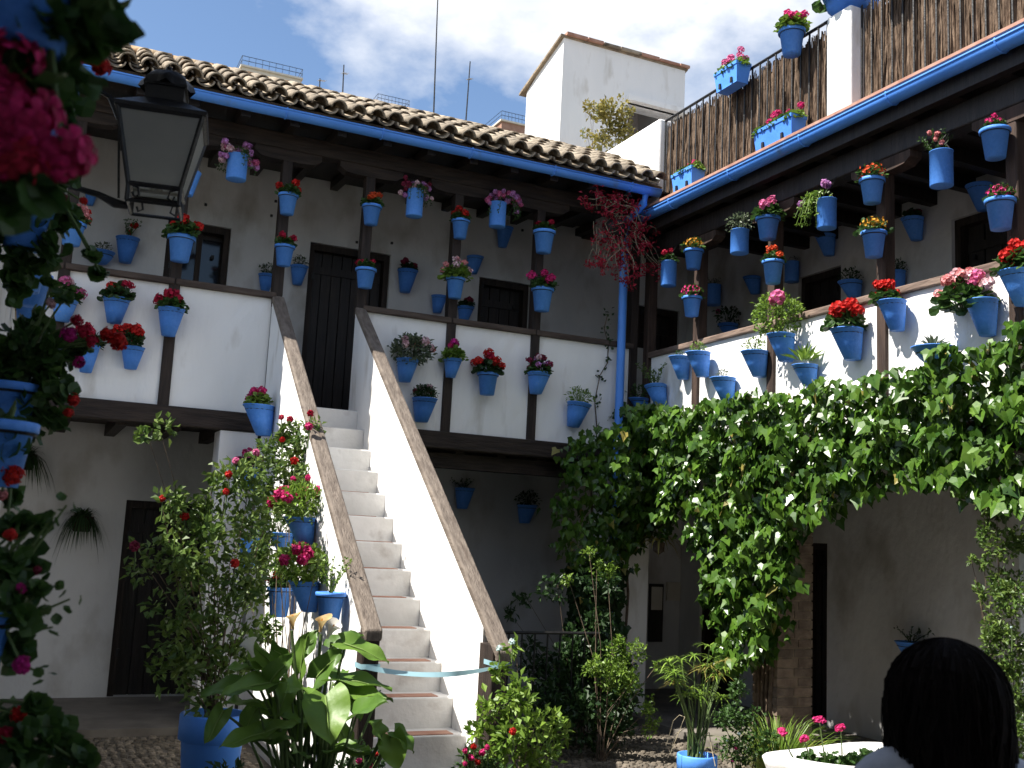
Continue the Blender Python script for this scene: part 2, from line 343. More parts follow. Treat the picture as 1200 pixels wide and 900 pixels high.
# roof: sloping bed plus barrel tiles
EY, EZ, RY, RZ = 8.56, 5.25, 9.86, 5.93
sl_ = V((0, RY-EY, RZ-EZ)); SL = sl_.length; sd = sl_.normalized(); sn = V((0, -sd.z, sd.y))
m = MB(); m.prism([(XL, EY+.06, EZ+.005), (XL, RY, RZ-.03), (XL, RY+1.35, EZ+.22), (XL, RY+1.3, EZ+.16), (XL, EY+.08, EZ-.03)], (5.5-XL, 0, 0))
ROOF = PAo('roof', m, 'mortar')
def tile_mesh(nm, r0, r1, ln, up):
    m = MB(); k = 7; vs = []
    for j, (r, y) in enumerate(((r0, 0), (r1, ln))):
        for th in (0, -.013):
            for i in range(k+1):
                a = math.pi*i/k; rr = r+th
                vs.append((-math.cos(a)*rr, y, math.sin(a)*rr*(1.05 if up else -.75)))
    q = k+1; fs = []
    for i in range(k):
        fs += [(i, i+1, 2*q+i+1, 2*q+i), (q+i+1, q+i, 3*q+i, 3*q+i+1), (q+i, q+i+1, i+1, i), (2*q+i, 2*q+i+1, 3*q+i+1, 3*q+i)]
    fs += [(0, 2*q, 3*q, q), (k, q+k, 3*q+k, 2*q+k)]
    m.add(vs, fs); return m.mesh(nm, True)
CAP = [tile_mesh('cap_tile', .071+.004*i, .058, .44, True) for i in range(2)]; CH = tile_mesh('channel_tile', .075, .085, .44, False)
tilt = math.atan2(sd.z, sd.y); pitch = .173
ncol = int((5.42-XL)/pitch)
for c_ in range(ncol):
    x = 5.40-c_*pitch
    if x < -.5: break
    for r_ in range(4):
        s_ = r_*.335-.02+rnd.uniform(-.018, .018)
        if r_ == 0: s_ = -.05+rnd.uniform(-.02, .02)
        p = V((x+rnd.uniform(-.008, .008), EY, EZ))+sd*s_+sn*(.055+.011*r_*0)
        o = PAo('cap_tile', rnd.choice(CAP), 'tile', ROOF); o.location = p; o.rotation_euler = (tilt-.035+rnd.uniform(-.015, .015), rnd.uniform(-.05, .05), rnd.uniform(-.05, .05))
        p = V((x-pitch/2+rnd.uniform(-.006, .006), EY, EZ))+sd*(s_-.01)+sn*(.05)
        o = PAo('channel_tile', CH, 'tile', ROOF); o.location = p; o.rotation_euler = (tilt-.03, rnd.uniform(-.04, .04), rnd.uniform(-.03, .03))
RID = tile_mesh('ridge_tile', .10, .09, .44, True)
x = 5.38
while x > -.7:
    o = PAo('ridge_tile', RID, 'ridge', ROOF); o.location = (x, RY+.02, RZ+.005+rnd.uniform(-.006, .006)); o.rotation_euler = (rnd.uniform(-.02, .02), rnd.uniform(-.02, .02), math.pi/2+rnd.uniform(-.03, .03)); x -= .38
m = MB(); m.tube([(-.8, RY+.02, RZ-.02), (2, RY+.02, RZ-.02), (5.4, RY+.02, RZ-.02)], .085, 8); PAo('ridge_mortar', m, 'mortar', ROOF)
# gutter and downpipe
def gutter(add, p0, p1, par, r=.06, side=V((0, -1, 0))):
    m = MB(); p0 = V(p0); p1 = V(p1); k = 8; vs = []; nn = 12
    for j in range(nn+1):
        p = p0.lerp(p1, j/nn)+V((0, 0, rnd.uniform(-.003, .003)))
        for rr in (r, r-.006):
            for i in range(k+1):
                a = math.pi+math.pi*i/k; vs.append(p+side*(-math.cos(a)*rr)+V((0, 0, math.sin(a)*rr)))
    q = k+1; fs = []
    for j in range(nn):
        o = j*2*q; o2 = o+2*q
        for i in range(k): fs += [(o+i, o2+i, o2+i+1, o+i+1), (o+q+i, o+q+i+1, o2+q+i+1, o2+q+i)]
        fs += [(o, o+q, o2+q, o2), (o+k, o2+k, o2+q+k, o+q+k)]
    o = nn*2*q
    for i in range(k): fs += [(i, i+1, q+i+1, q+i), (o+i, o+q+i, o+q+i+1, o+i+1)]
    m.add(vs, fs); m.tube([p0+side*r, p1+side*r], .009, 6)
    for p in (p0, p1):
        m.add([p]+[p+side*(-math.cos(math.pi+math.pi*i/k)*(r-.001))+V((0, 0, math.sin(math.pi+math.pi*i/k)*(r-.001))) for i in range(k+1)], [(0, i+1, i+2) for i in range(k)])
    G = add('gutter', m, 'gutter_blue', par)
    for p in G.data.polygons: p.use_smooth = True
    nb = int((p1-p0).length/.85)
    for i in range(nb):
        p = p0.lerp(p1, (i+.6)/nb); mm = MB(); rr = r+.004
        mm.tube([p+side*(-math.cos(math.pi+math.pi*j/6)*rr)+V((0, 0, math.sin(math.pi+math.pi*j/6)*rr)) for j in range(7)]+[p-side*(-rr)+V((0, 0, .01))], .008, 4)
        add('gutter_bracket', mm, 'gutter_blue', G)
    return G
gutter(pA, (XL, 8.585, 5.185), (5.44, 8.585, 5.185), WA)
m = MB(); m.tube([(5.30, 8.60, 5.14), (5.29, 8.62, 5.05), (5.25, 8.86, 4.92), (5.25, 8.90, 4.8), (5.25, 8.90, 3.5), (5.25, 8.90, 2.2), (5.25, 8.90, .06)], .042, 12)
PAo('downpipe', m, 'gutter_blue', smooth=True)
# pillar beside the stair foot wall, corner pillar
PAo('gallery_pillar', B((1.44, YA-.01, .06), (1.752, YA+.28, 2.455)), 'whitewash')
PAo('gallery_pillar', B((5.28, YA+.02, .06), (5.72, YA+.40, 2.44)), 'whitewash')
PAo('under_beam', B((1.76, YA+.14, 2.3), (5.3, YA+.3, 2.435)), 'dark_wood_h')
# cracks / nail knobs on the back wall
for px, py in ((241, 240), (323, 236), (318, 253), (456, 208), (612, 270), (418, 284), (459, 285)):
    p = onY(px, py, YAB-.004); PAo('nail', B((p.x-.012, YAB-.02, p.z-.012), (p.x+.012, YAB+.01, p.z+.012)), 'iron')

# ================================================================== staircase
ST = thing('outside_staircase', (2.2, 7.2, 0), 'whitewashed outside staircase with wooden handrails climbing to the dark gallery door', 'staircase')
def pS(name, me, m, par=ST): return PAo(name, me, m, par)
h_, g_ = .1825, .229
for k in range(15):
    zt = 2.698-h_*k; yn = 8.68-g_*k; m = MB()
    z0 = max(0, zt-h_-.35)
    yb = 9.13 if k == 0 else yn+g_+.06
    m.box((1.88, yn, z0), (2.53, yb, zt-.004))
    s_ = pS('step', m, 'step_plaster'); bevel(s_, .012, 3)
    if k >= 6:
        pS('tread_tile', B((1.90+rnd.uniform(0, .02), yn+.018, zt-.006), (2.45+rnd.uniform(-.03, .01), yn+.13, zt+.001)), 'terracotta', s_)
    elif k >= 4:
        pS('tread_tile', B((1.93, yn+.03, zt-.006), (2.40, yn+.10, zt+.001)), 'terracotta', s_)
def rz(y): return 1.06+(y-5.64)*(3.60-1.06)/(8.97-5.64)
def swall(x0, x1):
    ny = 14; ys = [5.76+(8.985-5.76)*i/ny for i in range(ny+1)]; m = MB()
    top = [(y, rz(y)) for y in ys]
    m.prism([(x0, ys[0], 0)]+[(x0, y, z) for y, z in top]+[(x0, ys[-1], 0)], (x1-x0, 0, 0))
    return m
pS('stair_parapet', swall(1.78, 1.875), 'whitewash'); pS('stair_parapet', swall(2.527, 2.62), 'whitewash')
def srail(x0, x1, y0, y1):
    m = MB(); m.prism([(x0, y0, rz(y0)-.01), (x0, y1, rz(y1)-.01), (x0, y1, rz(y1)+.055), (x0, y0, rz(y0)+.055)], (x1-x0, 0, 0))
    return m
for x0, x1, y0 in ((1.774, 1.881, 5.66), (2.521, 2.626, 5.53)):
    o = bevel(pS('handrail', srail(x0, x1, y0, 8.99), 'rail_wood'), .014, 3)
    m = MB(); m.prism([(x0+.02, y0+.05, rz(y0+.05)-.05), (x0+.02, 8.97, rz(8.97)-.05), (x0+.02, 8.97, rz(8.97)-.009), (x0+.02, y0+.05, rz(y0+.05)-.009)], (x1-x0-.04, 0, 0))
    pS('moulding', m, 'rail_wood', o)
bevel(pS('newel_post', B((1.778, 5.69, 0), (1.878, 5.80, rz(5.75)-.03)), 'dark_wood'), .01)
bevel(pS('newel_post', B((2.525, 5.60, 0), (2.622, 5.80, rz(5.68)-.03)), 'dark_wood'), .01)
m = MB(); a = V((1.80, 5.68, .93)); b = V((2.62, 5.585, .955)); vs = []
for i in range(17):
    q = i/16; p = a.lerp(b, q)+V((0, -.005, -.10*4*q*(1-q)*.5)); t = .6*math.sin(q*5)
    vs += [p+V((0, math.sin(t)*.02, math.cos(t)*.014)), p-V((0, math.sin(t)*.02, math.cos(t)*.014))]
m.add(vs, [(2*i, 2*i+1, 2*i+3, 2*i+2) for i in range(16)])
for y0, x0, x1, zz in ((5.68, 1.773, 1.883, .93), (5.592, 2.52, 2.628, .955)):
    m.add([(x0, y0, zz-.014), (x1, y0, zz-.014), (x1, y0, zz+.014), (x0, y0, zz+.014), (x0, y0+.12, zz-.014), (x1, y0+.12, zz-.014), (x1, y0+.12, zz+.014), (x0, y0+.12, zz+.014)], [(0,1,2,3),(1,5,6,2),(4,0,3,7)])
put('ribbon', m, 'ribbon', label='pale blue ribbon tied across the foot of the staircase', cat='ribbon', smooth=True)

# ================================================================== terrace wing (facade B)
WB = thing('terrace_house', (XB, 5.5, 0), 'white house wing with timber gallery under a railed roof terrace, ivy on its front', 'house')
def pB(name, me, m, par=WB): return PAo(name, me, m, par)
YN = 2.2     # near end
bwin1 = (7.82, 8.45, 3.95, 4.52); bwin2 = (5.45, 6.45, 3.9, 4.62); gd1 = (8.0, 8.36, .06, 1.78); gd2 = (9.35, 10.1, .06, 1.85); nb = (10.2, 10.45, 1, 1.6)
wm = MB(); wallpieces(wm, YN, YAB-.01, 0, 5.29, [bwin1, bwin2, gd1, gd2], lambda m, a, b, c, d: m.box((XBB, a, c), (XBB+.3, b, d)))
pB('back_wall', wm, 'whitewash_old_shaded')
fB = lambda u, w_, z: (XBB+w_, u, z)
door(WB, pB, 1, fB, *bwin1, planks=4, name='shutter'); door(WB, pB, 1, fB, *bwin2, planks=5, name='shutter'); door(WB, pB, 1, fB, *gd1, planks=3); door(WB, pB, 1, fB, *gd2, planks=4)
pB('gallery_floor', B((XB+.14, YN, 2.5), (XBB-.004, YA-.01, 2.66)), 'dark_wood_h')
bevel(pB('floor_beam', B((XB-.03, YN, 2.36), (XB+.13, YA-.06, 2.58)), 'dark_wood_y'), .012)
ends = [YA-.06]+PB+[YN]
for a, b in zip(ends[1:], ends):
    a += .035; b -= .035; nx, nzn = 9, 8; m = MB(); vs = []
    for j in range(nzn+1):
        for i in range(nx+1):
            e = 0 if i in (0, nx) or j in (0, nzn) else rnd.uniform(-.004, .004)
            vs.append((XB+.012+e, b+(a-b)*i/nx, 2.575+(3.56-2.575)*j/nzn))
    m.add(vs, [(j*(nx+1)+i, j*(nx+1)+i+1, (j+1)*(nx+1)+i+1, (j+1)*(nx+1)+i) for j in range(nzn) for i in range(nx)])
    m.box((XB+.018, a, 2.575), (XB+.10, b, 3.56)); pB('parapet_panel', m, 'whitewash')
    bevel(pB('gallery_rail', B((XB-.02, a-.03, 3.555), (XB+.13, b+.03, 3.615)), 'rail_wood_b'), .012)
for y in [YA-.02]+PB:
    m = MB(); m.box((XB-.02, y-.045, 2.56), (XB+.085, y+.045, 4.62)); o = bevel(pB('gallery_post', m, 'post_wood'), .01)
    pr = [(-.30, 0), (.30, 0), (.30, -.05), (.24, -.09), (.14, -.10), (-.14, -.10), (-.24, -.09), (-.30, -.05)]
    if y < 8.5:
        c = MB(); c.prism([(XB-.025, y+p, 4.618+q) for p, q in pr], (.115, 0, 0)); pB('post_capital', c, 'post_wood', o)
bevel(pB('eave_beam', B((XB-.03, YN, 4.62), (XB+.11, YA+.05, 4.80)), 'door_dark'), .012)  # beam, joists, slab and fascia kept near-black as painted eave shade
for i in range(17):
    y = YN+.2+i*.42
    if y > 8.9: break
    pB('ceiling_joist', B((XB-.10, y, 4.802), (XBB, y+.08, 4.92)), 'door_dark')
pB('terrace_slab', B((XB-.18, YN, 4.922), (XBB-.003, YA-.02, 5.03)), 'door_dark')
pB('fascia', B((XB-.175, YN, 4.80), (XB-.105, YA-.24, 4.918)), 'door_dark')
pB('terrace_slab', B((XB-.12, YA-.015, 5.305), (XBB+.3, YAB+1.5, 5.36)), 'whitewash_old_shaded')
pB('terrace_edge_tile', B((XB-.235, YN, 5.032), (XBB-.003, YA-.24, 5.055)), 'terracotta')
pB('corner_fascia', B((XB-.02, YA-.02, 4.81), (XB+.09, YA+.1, 5.19)), 'dark_wood')
gutter(pB, (XB-.245, YA-.26, 4.955), (XB-.245, YN, 4.955), WB, r=.065, side=V((-1, 0, 0)))
# white parapet at the corner and terrace pillars
m = MB(); m.box((XB-.10, 8.70, 5.056), (XB+.12, 10.0, 6.02)); bevel(pB('terrace_parapet', m, 'whitewash'), .02)
pa = onX(965, 40, XB-.12); pc = onX(985, 80, XB-.12)
py_ = onX(983, 80, XB-.14).y; PZ = onX(983, 13, XB-.14).z; bevel(pB('terrace_pillar', B((XB-.14, py_-.13, 5.056), (XB+.16, py_+.14, PZ)), 'whitewash'), .015)
bevel(pB('terrace_pillar', B((XB-.14, 3.1, 5.056), (XB+.16, 3.36, PZ)), 'whitewash'), .015)
# terrace fences
def fence(y0, y1, label):
    F = thing('terrace_fence', (XB, (y0+y1)/2, 5.055), label, 'fence', 'fences along the roof terrace')
    def pf(n, me, m): return PAo(n, me, m, F)
    m = MB(); m.tube([(XB-.03, y0, 6.0), (XB-.03, y1, 6.0)], .014, 6); pf('top_rail', m, 'iron')
    m = MB(); m.tube([(XB-.03, y0, 5.13), (XB-.03, y1, 5.13)], .01, 6); pf('bottom_rail', m, 'iron')
    n = max(2, int((y0-y1)/.105))
    for i in range(n+1):
        y = y0+(y1-y0)*(i+.0)/n; m = MB(); m.tube([(XB-.03, y, 5.055), (XB-.03, y, 6.0)], .009, 5); pf('baluster', m, 'iron')
    m = MB(); y = y0
    while y > y1:
        for lay in range(2):
            r = rnd.uniform(.004, .009); x = XB+.0+lay*.016+rnd.uniform(-.007, .007); yy = y+rnd.uniform(-.006, .006); zz = 5.06; pts = []; rs = []
            zt = rnd.uniform(5.90, 5.985) if rnd.random() < .8 else rnd.uniform(5.6, 5.9)
            for k in range(6):
                pts.append((x+rnd.uniform(-.006, .006), yy+rnd.uniform(-.008, .008), zz+(zt-zz)*k/5)); rs.append(r*rnd.uniform(.7, 1.2))
            m.tube(pts, rs, 4, False)
        y -= .0085
    tag(pf('brushwood', m, 'heather'), kind='stuff')
    m = MB(); m.box((XB+.035, y1, 5.06), (XB+.05, y0, 5.90)); pf('brushwood_backing', m, 'heather')
fence(8.695, py_+.145, 'brown brushwood terrace fence between the white corner parapet and white pillar')
fence(py_-.135, 3.365, 'brown brushwood terrace fence beyond the white pillar, above the gutter end')

# ground floor of B: brick pillar
BP = pB('gallery_pillar', B((XB+.02, 6.90, .06), (XB+.36, 7.20, 2.37)), 'mortar')
for r_ in range(30):
    z = .075+r_*.076; o = (r_ % 2)*.07
    for y0, y1 in ((6.893, 7.01+o), (7.022+o, 7.207)):
        for x0, x1 in ((XB+.012, XB+.17+o*.6), (XB+.182+o*.6, XB+.367)):
            pB('brick', B((x0, y0, z), (x1, y1, z+.063)), 'brick', BP)
pB('gallery_pillar', B((XB+.02, 4.25, .06), (XB+.36, 4.62, 2.35)), 'whitewash')
pB('gallery_pillar', B((XB+.02, 2.3, .06), (XB+.36, 2.65, 2.35)), 'whitewash')

# tower behind the corner
TW = thing('stair_tower', (6.0, 12, 5.3), 'plain white rooftop tower with tiled coping and dark opening, behind the corner', 'tower')
Y0 = 11.2
t0 = onY(661, 40, Y0); t1 = onY(803, 84, Y0); Y1 = Y0+1.05
zl, zr = t0.z, onY(803, 86, Y0).z
zt = (zl+zr)/2
def pT(n, me, m, par=TW): return PAo(n, me, m, par)
ox0, ox1, oz0, oz1 = onY(735, 150, Y0).x, onY(795, 150, Y0).x, onY(745, 165, Y0).z, onY(745, 122, Y0).z
m = MB(); wallpieces(m, t0.x, t1.x, 5.3, zt, [(ox0, ox1, oz0, oz1)], lambda m, a, b, c, d: m.box((a, Y0, c), (b, Y0+.25, d)))
zb_ = zt-.34
m.prism([(t0.x, Y0+.25, 5.3), (t0.x, Y0+.25, zt), (t0.x, Y1, zb_), (t0.x, Y1, 5.3)], (.2, 0, 0))
m.prism([(t1.x-.2, Y0+.25, 5.3), (t1.x-.2, Y0+.25, zt), (t1.x-.2, Y1, zb_), (t1.x-.2, Y1, 5.3)], (.2, 0, 0))
m.box((t0.x+.2, Y1-.2, 5.3), (t1.x-.2, Y1, zb_))
pT('wall', m, 'whitewash')
pT('lintel', B((ox0-.04, Y0-.09, oz1-.0), (ox1+.10, Y0+.05, oz1+.07)), 'whitewash')
pT('opening_shade', B((ox0-.1, Y0+.9, oz0-.3), (ox1+.1, Y0+.95, oz1+.2)), 'door_dark')  # flat dark sheet standing in for the shade inside the opening
m = MB(); m.prism([(t0.x-.05, Y0-.02, zt), (t0.x-.05, Y0-.02, zt+.03), (t0.x-.05, Y1+.15, zb_+.03), (t0.x-.05, Y1+.15, zb_)], (t1.x-t0.x+.08, 0, 0)); RF = pT('roof', m, 'mortar')
x = t0.x+.02
while x < t1.x:
    ln = rnd.uniform(.2, .34); m = B((x, Y0-.055+rnd.uniform(-.01, .01), zt+.02), (min(x+ln-.012, t1.x+.04), Y0+.16, zt+.05+rnd.uniform(0, .012))); pT('coping_tile', m, 'terracotta' if rnd.random() < .4 else 'tile', RF); x += ln

# distant houses over the roof, antennas
def far_house(x0, y0, x1, y1, Y, dpt, mt, label):
    a = onY(x0, y0, Y); b = onY(x1, y1, Y); z = a.z
    H = thing('roof_penthouse', ((a.x+b.x)/2, Y, 0), label, 'house', 'houses beyond the tiled roof')
    def pH(n, me, m): return PAo(n, me, m, H)
    m = MB(); m.box((a.x, Y, 0), (b.x, Y+dpt, z)); pH('wall', m, mt)
    pH('roof_slab', B((a.x-.2, Y-.2, z), (b.x+.2, Y+dpt+.2, z+.2)), 'far_wall')
    for k in range(3):
        wx = a.x+(b.x-a.x)*(k+.5)/3; pH('window', B((wx-.5, Y-.05, z-6), (wx+.5, Y+.02, z-4.4)), 'glassy')
    m = MB(); zz = z+.2
    for hgt in (.5, 1.0): m.tube([(a.x-.1, Y+dpt, zz+hgt), (a.x-.1, Y-.1, zz+hgt), (b.x+.1, Y-.1, zz+hgt), (b.x+.1, Y+dpt, zz+hgt)], .035, 4)
    nn = 9
    for k in range(nn+1): xx = a.x-.1+(b.x-a.x+.2)*k/nn; m.tube([(xx, Y-.1, zz-.02), (xx, Y-.1, zz+1.0)], .02, 4)
    pH('roof_railing', m, 'iron')
far_house(284, 78, 352, 100, 110, 18, 'far_wall', 'cream rooftop house with iron railing showing above the ridge near the lantern')
far_house(443, 121, 478, 128, 120, 15, 'far_wall', 'small cream rooftop edge with railing behind the middle of the ridge')
far_house(588, 142, 622, 152, 105, 15, 'far_brick', 'brick rooftop house with railing and dish beside the white tower')
def antenna(px, ptop, pbase, Y, label, arms=()):
    t = onY(px[0], ptop, Y); bz = RZ-.02-(Y-RY)*(RZ-EZ-.22)/1.35-.03
    A = thing('roof_antenna', (t.x, Y, bz), label, 'antenna', 'antennas on the tiled roof')
    b = V((onY(px[1], pbase, Y).x, Y, bz)); m = MB(); m.tube([b, t], [.009, .006], 6); PAo('mast', m, 'iron', A)
    for q, ln, an in arms:
        c = b.lerp(t, q); m = MB(); d = V((math.cos(an), math.sin(an)*.3, .12)); m.tube([c-d*ln*.3, c+d*ln], .004, 4)
        for k in range(5): e = c+d*ln*(k/4*1.2-.25); m.tube([e-V((0, .07, .02)), e+V((0, .07, .02))], .0025, 4)
        PAo('aerial', m, 'alu', A)
antenna((514, 508), -30, 150, 10.05, 'tall thin mast antenna rising from the tiled roof')
antenna((551, 545), 72, 150, 10.1, 'shorter thin mast antenna close to the white tower', [(.8, .03, .5)])
antenna((403, 401), 76, 130, 10.05, 'roof antenna with a small slanted aerial', [(.85, .09, 1.0), (.35, .06, 2.4)])
antenna((375, 374), 92, 125, 10.05, 'low stub antenna with a short aerial', [(.95, .06, .3)])

# ================================================================== plants: shared shapes
def geraniumF(n=95, hi=False):
    m = MB()
    for i in range(n):
        d = rdir(.35); d.z = abs(d.z); rr = rnd.uniform(.55, 1.0)
        p = V((d.x*1.38*rr, d.y*1.38*rr, .12+d.z*1.15*rr-.25*(d.x*d.x+d.y*d.y)*rr))
        m.leaf(p, (d+rdir()*.7+V((0, 0, -.3))), (d+V((0, 0, .8))+rdir()*.5), rnd.uniform(.34, .58), rnd.uniform(.34, .58), 'rd')
    for i in range(9):
        d = rdir(.5); d.z = abs(d.z); m.tube([(0, 0, -.1), (d.x*.6, d.y*.6, .5), (d.x*1.1, d.y*1.1, .4+d.z)], .03, 4, False)
    return m.mesh('foliage')
def fineF(n, rx, rz, ls, droop=0.0, kind='ov', zc=.6):
    m = MB()
    for i in range(n):
        d = rdir(.2); rr = rnd.uniform(.35, 1)**.6*rnd.uniform(.8, 1.15)
        p = V((d.x*rx*rr, d.y*rx*rr, zc+d.z*rz*rr)); p.z -= droop*(p.x**2+p.y**2)
        m.leaf(p, d+rdir()*.8, d+rdir()*.6+V((0, 0, .6)), ls*rnd.uniform(.7, 1.3), ls*rnd.uniform(.4, .7), kind)
    for i in range(10):
        d = rdir(.6); d.z = abs(d.z); m.tube([(0, 0, -.15), (d.x*rx*.4, d.y*rx*.4, zc*.7), (d.x*rx*.8, d.y*rx*.8, zc+d.z*rz*.6)], .03, 4, False)
    return m.mesh('foliage')
def twigF(ns, hgt, ls):
    m = MB()
    for i in range(ns):
        a = rnd.uniform(0, 6.28); sp = rnd.uniform(.3, 1.0); p = V((0, 0, -.15)); pts = [p]
        for k in range(5):
            p = p+V((math.cos(a)*sp*.28+rnd.uniform(-.12, .12), math.sin(a)*sp*.28+rnd.uniform(-.12, .12), hgt/5*rnd.uniform(.7, 1.2))); pts.append(p)
            if k > 0:
                for _ in range(4): m.leaf(p+rdir()*.12, rdir(.1), rdir(.8), ls*rnd.uniform(.7, 1.3), ls*.55, 'ov')
        m.tube(pts, [.05, .045, .04, .03, .02, .015], 4, False)
    return m.mesh('foliage')
def succF(n=26):
    m = MB()
    for i in range(n):
        a = i*2.4; e = .15+1.2*i/n; d = V((math.cos(a)*math.cos(e), math.sin(a)*math.cos(e), math.sin(e)))
        m.leaf(V((d.x*.3, d.y*.3, .05)), d, V((0, 0, 1))+rdir()*.2, rnd.uniform(.7, 1.1), .26, 'ov', .1)
    return m.mesh('foliage')
def trailF(n=120, side=1):
    m = MB()
    for i in range(12):
        a = rnd.uniform(0, 6.28); p = V((math.cos(a)*.5, math.sin(a)*.5, .15)); pts = [p]; o = V((math.cos(a), math.sin(a), 0))
        for k in range(6):
            p = p+o*(.34 if k < 2 else .14)+V((rnd.uniform(-.1, .1), rnd.uniform(-.1, .1), (.25 if k < 1 else -.12*k))); pts.append(p)
            for _ in range(3): m.leaf(p+rdir()*.14, rdir(-.1), rdir(.8), rnd.uniform(.2, .36), .2, 'ov')
        m.tube(pts, .025, 4, False)
    for i in range(50):
        d = rdir(.3); d.z = abs(d.z); m.leaf(V((d.x*.8, d.y*.8, .1+d.z*.5)), d, rdir(.8), .32, .24, 'ov')
    return m.mesh('foliage')
FOL = {'ger': [geraniumF(125) for _ in range(5)], 'leafy': [fineF(120, 1.1, .8, .34) for _ in range(3)], 'bush': [fineF(800, 1.6, 1.4, .30, kind='ov', zc=1.2) for _ in range(2)],
       'fluff': [fineF(620, 1.25, .8, .30, zc=.55) for _ in range(2)], 'twig': [twigF(7, 2.2, .3) for _ in range(3)], 'succ': [succF() for _ in range(2)], 'trail': [trailF() for _ in range(3)],
       'compact': [geraniumF(55) for _ in range(2)], 'dead': [twigF(4, 1.0, .22)]}
def headM(nf, rad, fr, flat=1.0, pet=False):
    m = MB()
    for i in range(nf):
        z = 1-1.55*(i+.5)/nf; a = i*2.39996; q = math.sqrt(max(0, 1-z*z)); d = V((q*math.cos(a), q*math.sin(a), z*flat))
        p = d*rad*rnd.uniform(.62, 1.18); nrm = (d+rdir()*.35).normalized(); u = nrm.orthogonal().normalized(); w_ = nrm.cross(u)
        a0 = rnd.random()*6
        if pet:
            for k in range(5):
                aa = a0+k*1.2566; t = u*math.cos(aa)+w_*math.sin(aa); s_ = nrm.cross(t)
                vs = [p, p+t*fr*.55+s_*fr*.36+nrm*fr*.12, p+t*fr*.95+s_*fr*.33+nrm*fr*.05, p+t*fr*1.08+nrm*fr*.02, p+t*fr*.95-s_*fr*.33+nrm*fr*.05, p+t*fr*.55-s_*fr*.36+nrm*fr*.12, p+t*fr*.6+nrm*fr*.2]
                m.add(vs, [(0, 1, 6), (1, 2, 6), (2, 3, 6), (3, 4, 6), (4, 5, 6), (5, 0, 6)])
        else:
            vs = [p-nrm*fr*.15]+[p+(u*math.cos(a0+k*1.2566)+w_*math.sin(a0+k*1.2566))*fr*(1 if k % 2 else .9)+nrm*fr*.25 for k in range(5)]
            m.add(vs, [(0, 1+k, 1+(k+1) % 5) for k in range(5)])
    return m.mesh('flower_head')
_hp = {}
def head(color, kind='ball'):
    k = (color, kind)
    if k not in _hp:
        if kind == 'ball': L_ = [headM(22, .34, .17) for _ in range(3)]
        elif kind == 'hi': L_ = [headM(20, .36, .25, .8, True) for _ in range(2)]
        elif kind == 'dome': L_ = [headM(60, .95, .15, .55) for _ in range(2)]
        elif kind == 'single': L_ = [headM(2, .06, .24, 1, True) for _ in range(3)]
        elif kind == 'rose': L_ = [headM(9, .13, .2, .9, True) for _ in range(3)]
        for x in L_: x.materials.append(MATS[color])
        _hp[k] = L_
    return rnd.choice(_hp[k])
_fm = {}
def fol(kind, mt):
    i = rnd.randrange(len(FOL[kind])); k = (kind, mt, i)
    if k not in _fm: m = FOL[kind][i].copy(); m.materials.append(MATS[mt]); _fm[k] = m
    return _fm[k]
STALK = MB().tube([(0, 0, 0), (.02, .01, .5), (0, 0, 1)], .022, 4, False).mesh('stalk'); STALK.materials.append(MATS['stem'])

# ---- pot meshes at unit rim radius (rim at z=0, height hr)
def potmesh(shape, hr, rb, tow):
    """tow = unit direction towards the wall for wall pots"""
    m = MB(); nn = 22
    if shape == 'pot':
        pr = [(0.02, -hr), (rb, -hr), (.90+(rb-.90)*.27/hr, -.27*1.0), (.91, -.27), (1.0, -.25), (1.0, -.02), (.97, 0), (.86, 0), (.84, -.10), (.02, -.10)]
        m.lathe(pr, nn)
    elif shape == 'wall':
        pr = [(.02, -hr), (rb, -hr), (rb+(1-rb)*.5, -hr*.5), (.97, -.06), (1.02, -.05), (1.02, 0), (.90, 0), (.88, -.1), (.02, -.1)]
        def sh(z): q = min(1, -z/hr); return (tow[0]*(1-rb)*q, tow[1]*(1-rb)*q)
        m.lathe(pr, nn, sh=sh)
    elif shape == 'can':
        pr = [(.02, -hr), (.94, -hr), (.97, -hr+.04), (.97, -.06), (1.02, -.04), (1.0, 0), (.93, 0), (.92, -.2), (.02, -.2)]
        m.lathe(pr, nn)
    elif shape == 'bowl':
        pr = [(.02, -hr), (.45, -hr), (.8, -hr*.55), (.98, -.05), (1.03, -.04), (1.03, 0), (.94, 0), (.92, -.08), (.02, -.08)]
        def sh(z): q = min(1, -z/hr); return (tow[0]*.5*q, tow[1]*.5*q)
        m.lathe(pr, nn, sh=sh)
    return m.mesh('pot', True)
_soil = MB().add([(.86*math.cos(k*.524), .86*math.sin(k*.524), -.085+rnd.uniform(-.02, .02)) for k in range(12)]+[(0, 0, -.05)], [(12, k, (k+1) % 12) for k in range(12)]).mesh('soil'); _soil.materials.append(MATS['soil'])

PL = {'A': ('Y', YA+.01, (0, 1)), 'AP': ('Y', YA-.017, (0, 1)), 'Ab': ('Y', YAB, (0, 1)), 'B': ('X', XB+.01, (1, 0)), 'BP': ('X', XB-.022, (1, 0)), 'Bb': ('X', XBB, (1, 0)),
      'S': ('X', 1.779, (1, 0)), 'AH': ('Y', YA-.04, (0, 1)), 'BH': ('X', XB-.04, (1, 0)), 'F': ('X', XB-.045, (1, 0)), 'W': ('X', -.12, (-1, 0))}
GROUPS = {'A': 'pots on the stair wing parapet', 'AP': 'pots on the stair wing gallery posts', 'Ab': 'pots on the stair wing back wall', 'B': 'pots on the sunlit parapet', 'BP': 'pots on the terrace wing posts',
          'Bb': 'pots on the terrace wing back wall', 'S': 'pots on the staircase side wall', 'AH': 'tin pots hung under the tiled eave', 'BH': 'tin pots hung under the terrace eave', 'F': 'pots on the terrace fence', 'W': 'pots on the shaded left wall'}
